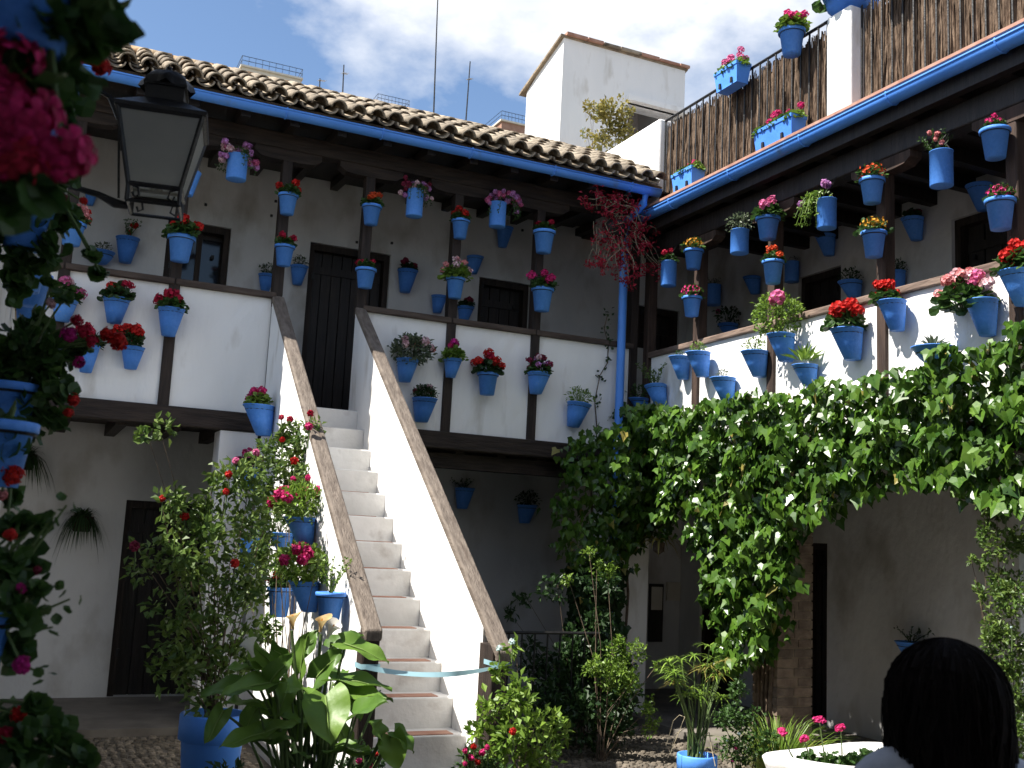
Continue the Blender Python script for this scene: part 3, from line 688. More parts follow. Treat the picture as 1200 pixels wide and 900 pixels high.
def pot(plane, px, yr, wpx, yb, shape, plant, color, label, nh=5, fs=1.0, off=(0, 0, 0), leafmat='leaf', tilt=0.0, name=None, Y=None, hi=False, rb=None, hz=None):
    ax, val, tow = PL[plane]; r = .1
    for _ in range(4):
        cv = val-(tow[1] if ax == 'Y' else tow[0])*(r+.004)
        if plane == 'W': p = onY(px, yr, Y); p.x = cv
        else: p = onY(px, yr, cv) if ax == 'Y' else onX(px, yr, cv)
        r = wpx/2*depth(p)/FPX
    hh = max(.5, (yb-yr)/wpx*2.0) if hz is None else hz
    rb_ = rb or (.64 if shape == 'pot' else .50 if shape == 'wall' else .9)
    nm = name or {'ger': 'potted_geranium', 'compact': 'potted_kalanchoe', 'trail': 'hanging_flower_pot', 'none': 'flower_pot'}.get(plant, 'potted_plant')
    T = thing(nm, p, label, 'flower pot', GROUPS[plane])
    if tilt: T.rotation_euler = (0, tilt, 0) if ax == 'Y' else (tilt, 0, 0)
    me = potmesh(shape, hh, rb_, tow); P_ = put('pot', me, 'blue', T, scale=r, rot=None)
    put('soil', _soil, None, P_)
    # holder
    m = MB()
    if shape in ('pot', 'wall', 'bowl'):
        zz = -.30 if shape == 'pot' else -.3; rr = .93 if shape == 'pot' else (.90 if shape == 'wall' else .9); sx = (1-rb_)*.3/hh if shape == 'wall' else (.5*.3/hh if shape == 'bowl' else 0)
        ring = [V((tow[0]*sx+rr*math.cos(k*.3927), tow[1]*sx+rr*math.sin(k*.3927), zz)) for k in range(17)]
        m.tube(ring, .03, 4, False); m.tube([V((tow[0]*.9, tow[1]*.9, zz)), V((tow[0]*(1.06), tow[1]*(1.06), zz))], .05, 4)
    else:
        zt = (5.02 if plane == 'AH' else 4.64); zz = max(.5, (zt-p.z)/r); q = V((tow[0]*1.25, tow[1]*1.25, zz))
        for s_ in (-1, 1):
            m.tube([V((tow[1]*s_*.95, tow[0]*s_*.95, -.05)), V((tow[1]*s_*.4, tow[0]*s_*.4, .8)), q], .028, 4, False)
    put('holder', m, 'iron', T, scale=r)
    o3 = V(off)
    if plant != 'none':
        kind = plant
        s_ = r*fs
        tag(put('foliage', fol(kind, leafmat), None, T, loc=o3*r, rot=(0, 0, rnd.uniform(0, 6.28)), scale=s_), kind='stuff')
        if color and kind in ('ger',):
            for i in range(nh+2):
                a = rnd.uniform(0, 6.28); q = rnd.uniform(.1, 1.25); hh_ = rnd.uniform(1.1, 1.8)-q*.55
                lp = o3*r+V((math.cos(a)*q*s_*1.05, math.sin(a)*q*s_*1.05, hh_*s_)); c_ = color if isinstance(color, str) else rnd.choice(color)
                o = put('flower_head', head(c_, 'hi' if hi else 'ball'), None, T, loc=lp, rot=(rnd.uniform(-.5, .5), rnd.uniform(-.5, .5), rnd.uniform(0, 6)), scale=min(s_, r*1.05)*rnd.uniform(.75, 1.2))
                put('stalk', STALK, None, T, loc=o3*r+V((lp.x-o3.x*r, lp.y-o3.y*r, 0))*.4, rot=V((lp.x-o3.x*r, lp.y-o3.y*r, lp.z-o3.z*r)).to_track_quat('Z', 'Y').to_euler(), scale=(s_, s_, lp.z-o3.z*r))
        elif color and kind == 'compact':
            put('flower_head', head(color, 'dome'), None, T, loc=o3*r+V((0, 0, .55*s_)), scale=s_, rot=(0, 0, rnd.uniform(0, 6)))
        elif color:
            for i in range(int(nh*(2.6 if kind == 'trail' and ax == 'Y' else 1))):
                d = rdir(.2)
                if kind == 'trail':
                    if rnd.random() < .7: q = V((rdir().x*1.5, rdir().y*.8, rnd.uniform(.2, 1.15)))
                    else: q = V((rnd.choice((-1, 1))*rnd.uniform(1.0, 1.9), rnd.uniform(-.6, .2), rnd.uniform(-.9, .5)))
                    lp = q if ax == 'Y' else V((q.y, q.x, q.z))
                elif kind == 'bush': lp = V((d.x*1.5, d.y*1.5, 1.2+d.z*1.4))
                elif kind == 'twig': lp = V((d.x*.8, d.y*.8, rnd.uniform(.8, 2.0)))
                else: d.z = abs(d.z); lp = V((d.x*1.2, d.y*1.2, .6+d.z*.75))
                c_ = color if isinstance(color, str) else rnd.choice(color)
                put('flower_head', head(c_, 'rose' if kind in ('twig', 'fluff', 'leafy', 'trail') else 'ball'), None, T, loc=o3*r+lp*s_, rot=rdir(.5).to_track_quat('Z', 'Y').to_euler(), scale=s_*rnd.uniform(.8, 1.3)*(1.15 if kind == 'trail' else 1))
    return T

P = pot
# stair wing, gallery posts
P('AP', 213, 277, 32, 307, 'pot', 'ger', 'f_red', 'blue pot of bright red geraniums on the gallery post behind the lantern foot', 6)
P('AH', 228, 201, 17, 231, 'can', 'none', None, 'empty blue tin pot tilting beside the lantern under the eave', tilt=.25)
P('AP', 338, 228, 24, 252, 'pot', 'ger', 'f_red', 'upper blue pot of red geraniums on post left of the staircase door', 3, .85)
P('AP', 334, 288, 24, 312, 'pot', 'ger', 'f_crimson', 'lower blue pot of dark red flowers on post left of the staircase door', 4, .8)
P('AP', 436, 241, 24, 264, 'pot', 'ger', 'f_scar', 'upper blue pot of red flowers on post right of the staircase door', 3, .85)
P('AP', 429, 315, 25, 338, 'pot', 'ger', 'f_crimson', 'lower blue pot of dark red flowers on post right of the staircase door', 3, .7)
P('AP', 540, 258, 22, 280, 'pot', 'ger', 'f_red', 'upper blue pot of red geraniums on first post right of the staircase', 3, .85)
P('AP', 534, 326, 23, 350, 'pot', 'ger', ('f_salmon', 'f_salmon', 'f_pale'), 'blue pot of salmon geraniums spilling leaves, on first post right of the staircase', 9, 1.2, leafmat='leaf_bright')
P('AP', 638, 271, 27, 297, 'pot', 'ger', 'f_crimson', 'upper blue pot of deep red flowers on second post right of the staircase', 3, .7)
P('AP', 636, 338, 27, 365, 'pot', 'ger', 'f_hot', 'lower blue pot of hot pink geraniums on second post right of the staircase', 4, .95)
P('AP', 86, 261, 30, 288, 'pot', 'ger', ('f_dusk', 'f_salmon', 'f_red'), 'blue pot of mixed flowers on the gallery post beside the left wall', 6, .9)
P('AH', 279, 182, 24, 212, 'can', 'trail', ('f_lilac', 'f_pale', 'f_pink'), 'blue tin pot trailing pink flowers between lantern and staircase', 16, 1.0)
P('AH', 487, 223, 20, 255, 'can', 'trail', ('f_lilac', 'f_pale', 'f_dusk'), 'blue tin pot trailing mauve flowers right of the staircase door', 14, 1.0)
P('AH', 584, 238, 20, 267, 'can', 'trail', ('f_lilac', 'f_pink', 'f_pink'), 'blue tin pot with a pink flower mound between right gallery posts', 16, 1.1, off=(.7, 0, .2))
# stair wing, back wall
P('Ab', 150, 279, 27, 307, 'wall', 'twig', 'f_red', 'blue wall pot of red geranium on the wall left of the small window', 4, .75)
P('Ab', 120, 295, 28, 308, 'bowl', 'leafy', None, 'shallow blue wall bowl beside the small gallery window', 0, .6, leafmat='leaf_grey')
P('Ab', 107, 226, 14, 240, 'wall', 'none', None, 'small empty blue pot high on the back wall behind the lantern bracket')
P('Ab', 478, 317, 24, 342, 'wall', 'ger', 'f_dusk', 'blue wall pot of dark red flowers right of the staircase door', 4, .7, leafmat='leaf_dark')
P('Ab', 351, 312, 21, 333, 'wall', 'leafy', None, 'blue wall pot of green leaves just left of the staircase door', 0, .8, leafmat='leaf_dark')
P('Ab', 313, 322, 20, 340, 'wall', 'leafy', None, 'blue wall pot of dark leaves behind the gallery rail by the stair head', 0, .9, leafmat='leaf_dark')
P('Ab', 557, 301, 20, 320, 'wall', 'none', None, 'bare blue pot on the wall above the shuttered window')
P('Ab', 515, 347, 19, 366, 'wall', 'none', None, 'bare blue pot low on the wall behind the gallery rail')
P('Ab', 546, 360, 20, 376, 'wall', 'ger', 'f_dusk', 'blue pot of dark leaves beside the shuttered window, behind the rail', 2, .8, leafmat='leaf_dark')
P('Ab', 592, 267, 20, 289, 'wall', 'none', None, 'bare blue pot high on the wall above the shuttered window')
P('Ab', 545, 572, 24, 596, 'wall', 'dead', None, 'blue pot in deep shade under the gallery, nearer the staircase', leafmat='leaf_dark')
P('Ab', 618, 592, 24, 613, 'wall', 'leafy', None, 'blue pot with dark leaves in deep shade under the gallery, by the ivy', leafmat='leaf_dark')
# stair wing parapet
P('A', 76, 352, 30, 376, 'wall', 'ger', ('f_pink', 'f_pale'), 'blue wall pot of pale pink geraniums on parapet beside the left wall', 6, 1.15)
P('A', 137, 350, 31, 378, 'wall', 'ger', ('f_red', 'f_crimson'), 'blue wall pot of red and crimson flowers on the parapet below the wall bowl', 6, .95, leafmat='leaf_dark')
P('AP', 201, 362, 31, 393, 'wall', 'ger', 'f_crimson', 'blue wall pot of crimson flowers on the post between the left parapet panels', 5, .9, leafmat='leaf')
P('A', 104, 405, 26, 436, 'wall', 'ger', ('f_crimson', 'f_dusk'), 'low blue wall pot of dark crimson flowers on the left parapet', 6, 1.1, leafmat='leaf_dark')
P('A', 156, 407, 27, 432, 'wall', 'ger', 'f_red', 'low blue wall pot of red geraniums leaning out from the left parapet', 8, 1.1, off=(-.4, -.4, .1), leafmat='leaf_dark')
P('A', 478, 421, 27, 447, 'wall', 'fluff', ('f_salmon', 'f_pale'), 'blue wall pot of pale salmon roses on the parapet right of the staircase', 8, 1.45, off=(.3, -.2, 0), leafmat='leaf_grey')
P('AP', 531, 421, 22, 442, 'wall', 'ger', ('f_mag', 'f_hot'), 'blue wall pot with one magenta bloom on the post of the right parapet', 2, 1.1, leafmat='leaf_bright')
P('A', 572, 437, 26, 463, 'pot', 'ger', ('f_crimson', 'f_red'), 'blue rimmed pot of crimson geraniums on the middle right parapet panel', 7, 1.05, leafmat='leaf_dark')
P('AP', 632, 437, 28, 461, 'wall', 'ger', ('f_pale', 'f_dusk', 'f_lilac'), 'blue wall pot of small pink and maroon flowers on second right parapet post', 8, .85)
P('A', 498, 467, 30, 494, 'wall', 'fluff', ('f_pale', 'f_dusk'), 'blue wall pot of dusty pink flowers low beside the stair handrail', 6, .75, leafmat='leaf_dark')
P('A', 679, 473, 29, 500, 'wall', 'leafy', None, 'blue wall pot of light green leaves on the parapet beside the downpipe', 0, .95, leafmat='leaf_bright', tilt=.12)
# staircase side wall
P('S', 303, 475, 36, 510, 'wall', 'ger', 'f_hot', 'blue wall pot of pink geraniums highest on the staircase side wall', 3, .7, leafmat='leaf_bright')
P('S', 291, 548, 30, 574, 'wall', 'ger', ('f_pink', 'f_hot'), 'blue wall pot half hidden in climbing roses on the staircase side', 4, .8)
P('S', 293, 634, 28, 664, 'pot', 'leafy', None, 'tilted blue pot among rose stems on the staircase side wall', 0, .5, tilt=-.35)
P('S', 351, 606, 37, 637, 'wall', 'fluff', 'f_hot', 'blue wall pot of fluffy green leaves and red petunias mid staircase wall', 11, 1.45, leafmat='leaf_bright')
P('S', 329, 624, 30, 650, 'wall', 'leafy', None, 'smaller blue wall pot leaning left of the mid staircase petunias', 0, .9, leafmat='leaf')
P('S', 356, 681, 36, 716, 'wall', 'fluff', ('f_hot', 'f_red'), 'blue wall pot of red petunias low on the staircase wall, middle of three', 13, 1.6, leafmat='leaf_bright', off=(0, 0, .1))
P('S', 329, 688, 31, 722, 'pot', 'ger', 'f_red', 'blue rimmed pot of red flowers low on the staircase wall, deepest of three', 4, .8)
P('S', 388, 694, 36, 727, 'pot', 'twig', None, 'blue rimmed pot of thin green stems low on staircase wall beside the newel', 0, .95, leafmat='leaf_bright')
# terrace wing posts
P('BP', 813, 293, 24, 316, 'pot', 'compact', 'f_orange', 'upper blue pot of orange blooms on the terrace wing post nearest the corner')
P('BP', 811, 348, 24, 371, 'pot', 'compact', 'f_hot', 'lower blue pot of pink blooms on the terrace wing post nearest the corner')
P('BP', 906, 306, 26, 333, 'pot', 'ger', 'f_scar', 'lower blue pot of scarlet geraniums on second terrace wing post from corner', 4, .75)
P('BP', 900, 255, 29, 281, 'pot', 'ger', 'f_pink', 'upper blue pot with pink geranium on second terrace wing post from corner', 3, 1.0, off=(0, 0, 0))
P('BP', 1022, 210, 30, 239, 'pot', 'compact', 'f_scar', 'upper blue pot of red orange blooms on third terrace wing post from corner')
P('BP', 1024, 272, 30, 302, 'pot', 'compact', 'f_orange', 'lower blue pot of yellow orange blooms on third terrace wing post from corner')
P('BP', 1166, 152, 35, 187, 'pot', 'ger', 'f_hot', 'upper blue pot of pink geraniums on fourth terrace wing post from corner', 4, .6)
P('BP', 1172, 234, 35, 270, 'pot', 'compact', 'f_hot', 'lower blue pot of pink blooms on fourth terrace wing post from corner', fs=.85)
P('BH', 867, 270, 22, 298, 'can', 'leafy', None, 'blue tin pot of small grey green leaves under the terrace eave', 0, 1.25, leafmat='leaf_grey')
P('BH', 784, 307, 19, 336, 'can', 'ger', 'f_crimson', 'blue tin pot of red flowers close to the corner under terrace eave', 4, .9)
P('BH', 969, 234, 23, 269, 'can', 'trail', ('f_pale', 'f_lilac'), 'blue tin pot with lilac bloom and leaves trailing to one side', 3, 1.35, off=(0, .8, .1), leafmat='leaf_bright')
P('BH', 1103, 178, 27, 220, 'can', 'twig', 'f_salmon', 'blue tin pot of salmon roses leaning on bent stems', 5, 1.0, off=(0, .7, 0), leafmat='leaf')
# terrace wing back wall
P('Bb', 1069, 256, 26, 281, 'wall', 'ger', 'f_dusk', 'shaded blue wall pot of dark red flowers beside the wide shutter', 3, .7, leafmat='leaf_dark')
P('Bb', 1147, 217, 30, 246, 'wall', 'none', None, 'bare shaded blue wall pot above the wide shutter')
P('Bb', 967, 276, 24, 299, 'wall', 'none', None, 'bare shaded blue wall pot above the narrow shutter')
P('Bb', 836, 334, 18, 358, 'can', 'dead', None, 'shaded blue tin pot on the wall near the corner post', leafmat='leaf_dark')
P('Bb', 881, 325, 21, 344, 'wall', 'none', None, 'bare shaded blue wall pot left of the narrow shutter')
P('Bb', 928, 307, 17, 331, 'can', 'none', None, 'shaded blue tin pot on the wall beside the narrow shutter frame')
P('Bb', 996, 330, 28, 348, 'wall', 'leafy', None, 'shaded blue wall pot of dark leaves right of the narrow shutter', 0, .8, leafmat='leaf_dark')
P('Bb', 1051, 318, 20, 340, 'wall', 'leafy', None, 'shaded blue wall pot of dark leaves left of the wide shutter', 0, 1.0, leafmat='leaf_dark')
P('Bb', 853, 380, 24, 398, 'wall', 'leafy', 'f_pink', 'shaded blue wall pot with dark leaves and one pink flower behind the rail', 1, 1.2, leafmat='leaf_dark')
P('Bb', 1067, 752, 36, 778, 'wall', 'dead', None, 'blue wall pot with a dark stump on the grey ground floor wall', leafmat='leaf_dark')
# terrace wing parapet
P('B', 768, 452, 26, 476, 'wall', 'twig', None, 'tilted blue wall pot of brown twigs on the sunlit parapet by the corner', 0, 1.0, leafmat='leaf_rose', tilt=-.15)
P('B', 796, 418, 25, 444, 'wall', 'leafy', None, 'plain blue wall pot tight beside its twin on the sunlit parapet', 0, .4)
P('BP', 818, 413, 29, 441, 'wall', 'leafy', None, 'blue wall pot with sprigs on the parapet post nearest the corner', 0, .6, leafmat='leaf_bright')
P('B', 847, 443, 30, 470, 'wall', 'leafy', None, 'low blue wall pot with pale wisps just above the ivy', 0, .45, leafmat='leaf_grey')
P('B', 884, 412, 32, 441, 'wall', 'leafy', None, 'blue wall pot with a neat round green plant on the sunlit parapet', 0, .7, leafmat='leaf_bright')
P('BP', 915, 392, 33, 423, 'wall', 'bush', 'f_pink', 'blue wall pot with a tall bright green bush on second parapet post', 2, 1.15, leafmat='leaf_bright', off=(0, .3, 0))
P('B', 943, 428, 30, 452, 'wall', 'succ', None, 'blue wall pot with a pale spreading succulent, close above the ivy', 0, 1.5, leafmat='leaf_bright', off=(0, 0, .3))
P('B', 992, 386, 38, 421, 'wall', 'ger', 'f_red', 'large blue wall pot of red geraniums on long stalks, sunlit parapet', 7, 1.0, off=(0, .2, .1))
P('BP', 1045, 353, 33, 387, 'wall', 'ger', 'f_red', 'blue wall pot of red geraniums leaning aside on third parapet post', 5, .9, off=(0, .6, 0))
P('B', 1093, 407, 48, 430, 'bowl', 'succ', None, 'wide blue half bowl of low green succulents on the sunlit parapet', 0, .7, leafmat='leaf_grey')
P('B', 1150, 352, 37, 393, 'wall', 'ger', ('f_salmon', 'f_salmon', 'f_pale', 'f_pink'), 'blue wall pot overflowing with a mass of salmon geraniums', 24, 1.5, off=(0, 1.3, -.3))
P('BP', 1192, 318, 42, 357, 'wall', 'ger', 'f_red', 'blue wall pot of red geraniums on fourth parapet post', 5, 1.0)
P('B', 748, 467, 24, 482, 'wall', 'leafy', None, 'small blue wall pot sunk in the ivy top below the corner post', 0, .9, leafmat='leaf')
# pots on the fence top rail
P('F', 928, 36, 32, 66, 'pot', 'ger', 'f_hot', 'blue rimmed pot of pink geranium hooked on the terrace fence rail', 3, 1.0, leafmat='leaf_bright')

# planter boxes on the terrace
def boxplanter(px, pyc, wpx, z0, plant_c, label, hgt=.19, hang=False):
    X = XB-.145; p = onX(px, pyc, X); wl = wpx
    T = thing('planter_box', (X, p.y, z0), label, 'planter', 'blue planter boxes on the terrace')
    ln = wl/2; a = V((-.075, -ln, 0)); m = MB()
    m.prism([(-.062, -ln+.02, 0), (.062, -ln+.02, 0), (.062, ln-.02, 0), (-.062, ln-.02, 0)], (0, 0, .01))
    o = [(-.06, -ln+.02), (.06, -ln+.02), (.06, ln-.02), (-.06, ln-.02)]; q = [(-.08, -ln), (.08, -ln), (.08, ln), (-.08, ln)]; i_ = [(-.065, -ln+.015), (.065, -ln+.015), (.065, ln-.015), (-.065, ln-.015)]
    vs = [(x, y, 0) for x, y in o]+[(x*.97, y*.99, hgt-.03) for x, y in q]+[(x*1.06, y*1.01, hgt-.03) for x, y in q]+[(x*1.06, y*1.01, hgt) for x, y in q]+[(x, y, hgt) for x, y in i_]+[(x*.95, y*.98, hgt-.04) for x, y in i_]
    fs = []
    for L_ in range(5):
        for k in range(4): fs.append((L_*4+k, L_*4+(k+1) % 4, L_*4+4+(k+1) % 4, L_*4+4+k))
    m.add(vs, fs); bx = put('box', m, 'blue', T)
    put('soil', B((-.062, -ln+.016, hgt-.06), (.062, ln-.016, hgt-.03)), 'soil', bx)
    for k in (-.5, .5): put('slot', B((-.082, k*ln-.012, .01), (-.068, k*ln+.012, .06)), 'iron', bx)
    if hang: put('hook', B((.07, -.02, hgt-.02), (.125, .02, hgt+.005)), 'iron', T); put('hook', B((.07, ln*.6, hgt-.02), (.125, ln*.6+.03, hgt+.005)), 'iron', T)
    for k in range(int(wl/.10)):
        y = -ln+.06+k*.10; s_ = .075
        tag(put('foliage', fol('ger', 'leaf' if k % 2 else 'leaf_bright'), None, T, loc=(0, y, hgt-.03), rot=(0, 0, rnd.uniform(0, 6)), scale=s_), kind='stuff')
        for _ in range(plant_c[1]):
            put('flower_head', head(plant_c[0]), None, T, loc=(rnd.uniform(-.06, .06), y+rnd.uniform(-.05, .05), hgt+rnd.uniform(.05, .13)), scale=.08, rot=(0, 0, rnd.uniform(0, 6)))
boxplanter(858, 95, .34, 5.83, ('f_pink', 3), 'blue planter box full of pink flowers hooked on the terrace fence rail', hang=True)
boxplanter(806, 225, .34, 5.055, ('f_hot', 1), 'blue planter box of pink flowers at the fence foot near the corner parapet')
boxplanter(913, 172, .50, 5.055, ('f_hot', 1), 'weathered blue planter box of pink flowers at fence foot near the pillar')
boxplanter(1040, 0, .28, 5.93, ('f_red', 1), 'blue planter box on the fence rail beyond the white pillar', hang=True)
T = thing('terrace_bowl', (XB-.0, py_, PZ), 'large dark blue bowl standing on the white terrace pillar', 'flower pot')
put('pot', MB().lathe([(.01, 0), (.13, 0), (.20, .07), (.215, .16), (.235, .165), (.235, .19), (.20, .19), (.19, .12), (.01, .12)], 24), 'blue', T, smooth=True)
tag(put('foliage', fol('ger', 'leaf'), None, T, loc=(0, 0, .15), scale=.2), kind='stuff')

# ================================================================== ivy on the terrace wing
def inside(pt, poly):
    x, y = pt; c = False; j = len(poly)-1
    for i in range(len(poly)):
        if (poly[i][1] > y) != (poly[j][1] > y) and x < (poly[j][0]-poly[i][0])*(y-poly[i][1])/(poly[j][1]-poly[i][1])+poly[i][0]: c = not c
        j = i
    return c
IVYLEAF = [MB().leaf((0, 0, 0), (0, 0, -1), (0, -1, 0), 1.0, 1.0, 'ivy', f).mesh('ivy_leaf') for f in (.1, .22, .34)]
def ivy(T, poly, frame, dens, thick, size, nobj, mt='leaf_ivy'):
    """poly in (u,z); frame(u,z,d) -> point, d metres out from the wall; out = outward direction"""
    us = [p[0] for p in poly]; zs = [p[1] for p in poly]; u0, u1, z0, z1 = min(us), max(us), min(zs), max(zs)
    L_ = []; n = int((u1-u0)*(z1-z0)*dens); out = (V(frame(0, 0, 1))-V(frame(0, 0, 0)))
    for _ in range(n):
        q = (rnd.uniform(u0, u1), rnd.uniform(z0, z1))
        if not inside(q, poly): continue
        hump = .5+.5*math.sin(q[0]*9+math.sin(q[1]*11)*1.6)*math.cos(q[1]*12+q[0]*3)
        if rnd.random() > .45+.75*hump: continue
        d = thick*(.25+.75*hump)*rnd.random()**.6
        L_.append((d/(thick*(.35+.65*hump))+rnd.random()*.25, V(frame(q[0], q[1], d))))
    L_.sort(key=lambda t: -t[0]); m = MB(); dm = MB()
    for i, (k, p) in enumerate(L_):
        nr = out*1.0+V((0, 0, .55))+rdir()*.75; tp = V((0, 0, -1))+rdir()*.75; s_ = size*rnd.uniform(.5, 1.4)
        if i < nobj:
            nr.normalize(); tp.normalize(); u = tp.cross(nr).normalized(); nn = u.cross(tp)
            M_ = Matrix((u, -nn, -tp)).transposed()
            o = put('ivy_leaf', rnd.choice(IVYLEAF), 'leaf_ivy_one', T, loc=p-T.location, scale=s_*1.1); o.rotation_euler = M_.to_euler()
        else: (dm if i % 70 == 0 else m).leaf(p-T.location, tp, nr, s_, s_, 'ivy', rnd.uniform(.05, .35))
    tag(put('ivy_foliage', m, mt, T), kind='stuff'); tag(put('faded_leaves', dm, 'leaf_yellow', T), kind='stuff')
def pxX(pts, X): return [(lambda p: (p.y, p.z))(onX(x, y, X)) for x, y in pts]
def pxY(pts, Y): return [(lambda p: (p.x, p.z))(onY(x, y, Y)) for x, y in pts]
XI = XB-.12
ip = [(735, 478), (760, 472), (800, 478), (830, 468), (865, 470), (900, 458), (930, 462), (960, 448), (1000, 446), (1040, 436), (1075, 430), (1100, 434), (1130, 408), (1165, 400), (1200, 386), (1290, 365),
      (1290, 620), (1215, 600), (1170, 600), (1145, 588), (1110, 556), (1085, 572), (1060, 556), (1025, 588), (1000, 572), (975, 610), (950, 606), (935, 650), (940, 690), (925, 715), (918, 765), (890, 775), (868, 792), (850, 755), (838, 700), (842, 660), (826, 640), (818, 600), (795, 612), (775, 590), (755, 640), (735, 650)]
IV = thing('ivy', (XB-.02, 6.5, 2.36), 'thick glossy green ivy hanging over the ground floor openings of the terrace wing', 'ivy')
ivy(IV, pxX(ip, XI), lambda u, z, d: (XB-.04-d, u, z), 1700, .40, .088, 295)
m = MB()
for k in range(14):
    y = 4.2+k*.33; p = V((XB-.04, y, 2.42)); pts = [p]
    for j in range(7): p = p+V((rnd.uniform(-.03, .01), rnd.uniform(-.12, .12), rnd.uniform(-.02, .09))); p.x = min(p.x, XB-.035); pts.append(p)
    m = MB(); m.tube([q-IV.location for q in pts], .012, 5); put('vine_stem', m, 'twig', IV)
for k in range(5):
    y = 6.95+k*.05; m = MB(); m.tube([V((XB+.0, y+rnd.uniform(-.04, .04), z))-IV.location for z in (.0, .5, 1.0, 1.5, 2.0, 2.45)], .016, 5); put('vine_stem', m, 'twig', IV)
# bright arching fern in the left opening
def blades(name, T, base, n, ln, wd, mt, spread=1.0, droop=.3, up=.5, kind=None):
    m = MB()
    for i in range(n):
        a = rnd.uniform(0, 6.28); d = V((math.cos(a)*spread, math.sin(a)*spread, rnd.uniform(up*.4, up*1.6)))
        m.leaf(V(base)+V((math.cos(a), math.sin(a), 0))*rnd.uniform(0, .04), d, V((0, 0, 1))+rdir()*.2, ln*rnd.uniform(.6, 1.15), wd, 'blade', droop)
    return tag(put(name, m, mt, T), kind='stuff')
# corner climber
CV = thing('climbing_vine', (5.2, YA-.05, 0), 'dark leafy climber growing up the corner pillar below the downpipe', 'vine')
cp = [(648, 560), (665, 520), (690, 492), (720, 470), (752, 476), (775, 520), (790, 600), (760, 660), (735, 680), (728, 720), (735, 790), (728, 850), (660, 850), (655, 790), (668, 720), (662, 690), (640, 660), (650, 620), (636, 590)]
cpu = [(655, 575), (668, 545), (664, 525), (690, 500), (705, 505), (722, 478), (755, 474), (800, 500), (800, 600), (775, 632), (760, 625), (742, 668), (722, 650), (705, 690), (690, 655), (672, 672), (655, 640), (662, 610), (642, 598)]
ivy(CV, pxY(cpu, YA-.35), lambda u, z, d: (u, YA-.06-d-(.25 if z > 2.1 else 0)*min(1, max(0, (u-4.6)*2)), z), 1300, .6, .078, 0)
cpl = [(668, 660), (735, 660), (728, 720), (735, 790), (728, 850), (655, 850), (655, 790), (672, 720)]
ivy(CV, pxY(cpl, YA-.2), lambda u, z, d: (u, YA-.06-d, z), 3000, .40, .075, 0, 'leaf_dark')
m = MB()
for k in range(4):
    x = 5.0+k*.13; m = MB(); m.tube([V((x+rnd.uniform(-.06, .06), YA-.04-rnd.uniform(0, .04), z))-CV.location for z in (0, .6, 1.2, 1.8, 2.45)], .014, 5); put('vine_stem', m, 'twig', CV)
TV = thing('thin_vine', tuple(onY(700, 500, YA-.01)), 'thin bare vine climbing the parapet beside the blue downpipe', 'vine'); m = MB(); m2 = MB(); pts = []
for x, y in ((700, 505), (697, 470), (703, 440), (712, 425), (713, 405), (708, 385), (712, 368)):
    p = onY(x, y, YA-.005)-TV.location; pts.append(p)
    for _ in range(9): m2.leaf(p+V((rnd.uniform(-.05, .05), -rnd.uniform(0, .04), rnd.uniform(-.06, .06))), rdir(), rdir()+V((0, -1, 0)), .04, .03, 'ov')
m.tube(pts, .006, 4); put('vine_stem', m, 'twig', TV); tag(put('foliage', m2, 'leaf_dark', TV), kind='stuff')

# ================================================================== shrubs
def clump(m, c, r, n, ls, kind='ov', flat=1.0):
    for _ in range(n):
        d = rdir(.1); q = rnd.random()**.45; p = c+V((d.x*r*q, d.y*r*q*flat, d.z*r*q))
        m.leaf(p, d+rdir()*.9, d*.5+rdir()*.6+V((0, 0, .6)), ls*rnd.uniform(.6, 1.3), ls*rnd.uniform(.45, .75), kind)
def shrub(name, label, root, cl, ls, mt, cat='shrub', heads=(), dens=1.0, twig='twig', hs=.055, flat=.7, group=None, hk='rose', kind='ov'):
    """cl: (px,py,rpx,Y); heads: (px,py,Y,colour)"""
    T = thing(name, root, label, cat, group); m = MB(); st = MB(); root = V(root)
    for x, y, rp, Y in cl:
        c = onY(x, y, Y); r = rp*depth(c)/FPX; n = int(dens*26*(r/ls)**2)+8
        clump(m, c-root, r*.75, n//3, ls, kind, flat)
        for _ in range(4): d_ = rdir(.1); q_ = r*rnd.uniform(.35, .6); clump(m, c-root+V((d_.x, d_.y*flat, d_.z))*r*rnd.uniform(.5, .95), q_, max(5, n//6), ls, kind, flat)
        for k in range(1):
            e = c-root+rdir()*r*.5; mid = e*.5+V((rnd.uniform(-.08, .08), rnd.uniform(-.05, .05), .08)); st.tube([V((rnd.uniform(-.04, .04), rnd.uniform(-.04, .04), -.02)), mid*.6, mid, e], [.005, .004, .003, .002], 5)
    put('stems', st, twig, T); tag(put('foliage', m, mt, T), kind='stuff')
    for x, y, Y, c in heads:
        p = onY(x, y, Y); put('flower_head', head(c, hk), None, T, loc=p-root, rot=rdir(.4).to_track_quat('Z', 'Y').to_euler(), scale=hs*1.9*rnd.uniform(.8, 1.2))
        q = (p-root); mm = MB(); mm.tube([q*.985+V((0, 0, -.12)), q*.995+V((.005, 0, -.05)), q], .004, 4); put('stalk', mm, 'stem', T)
    return T
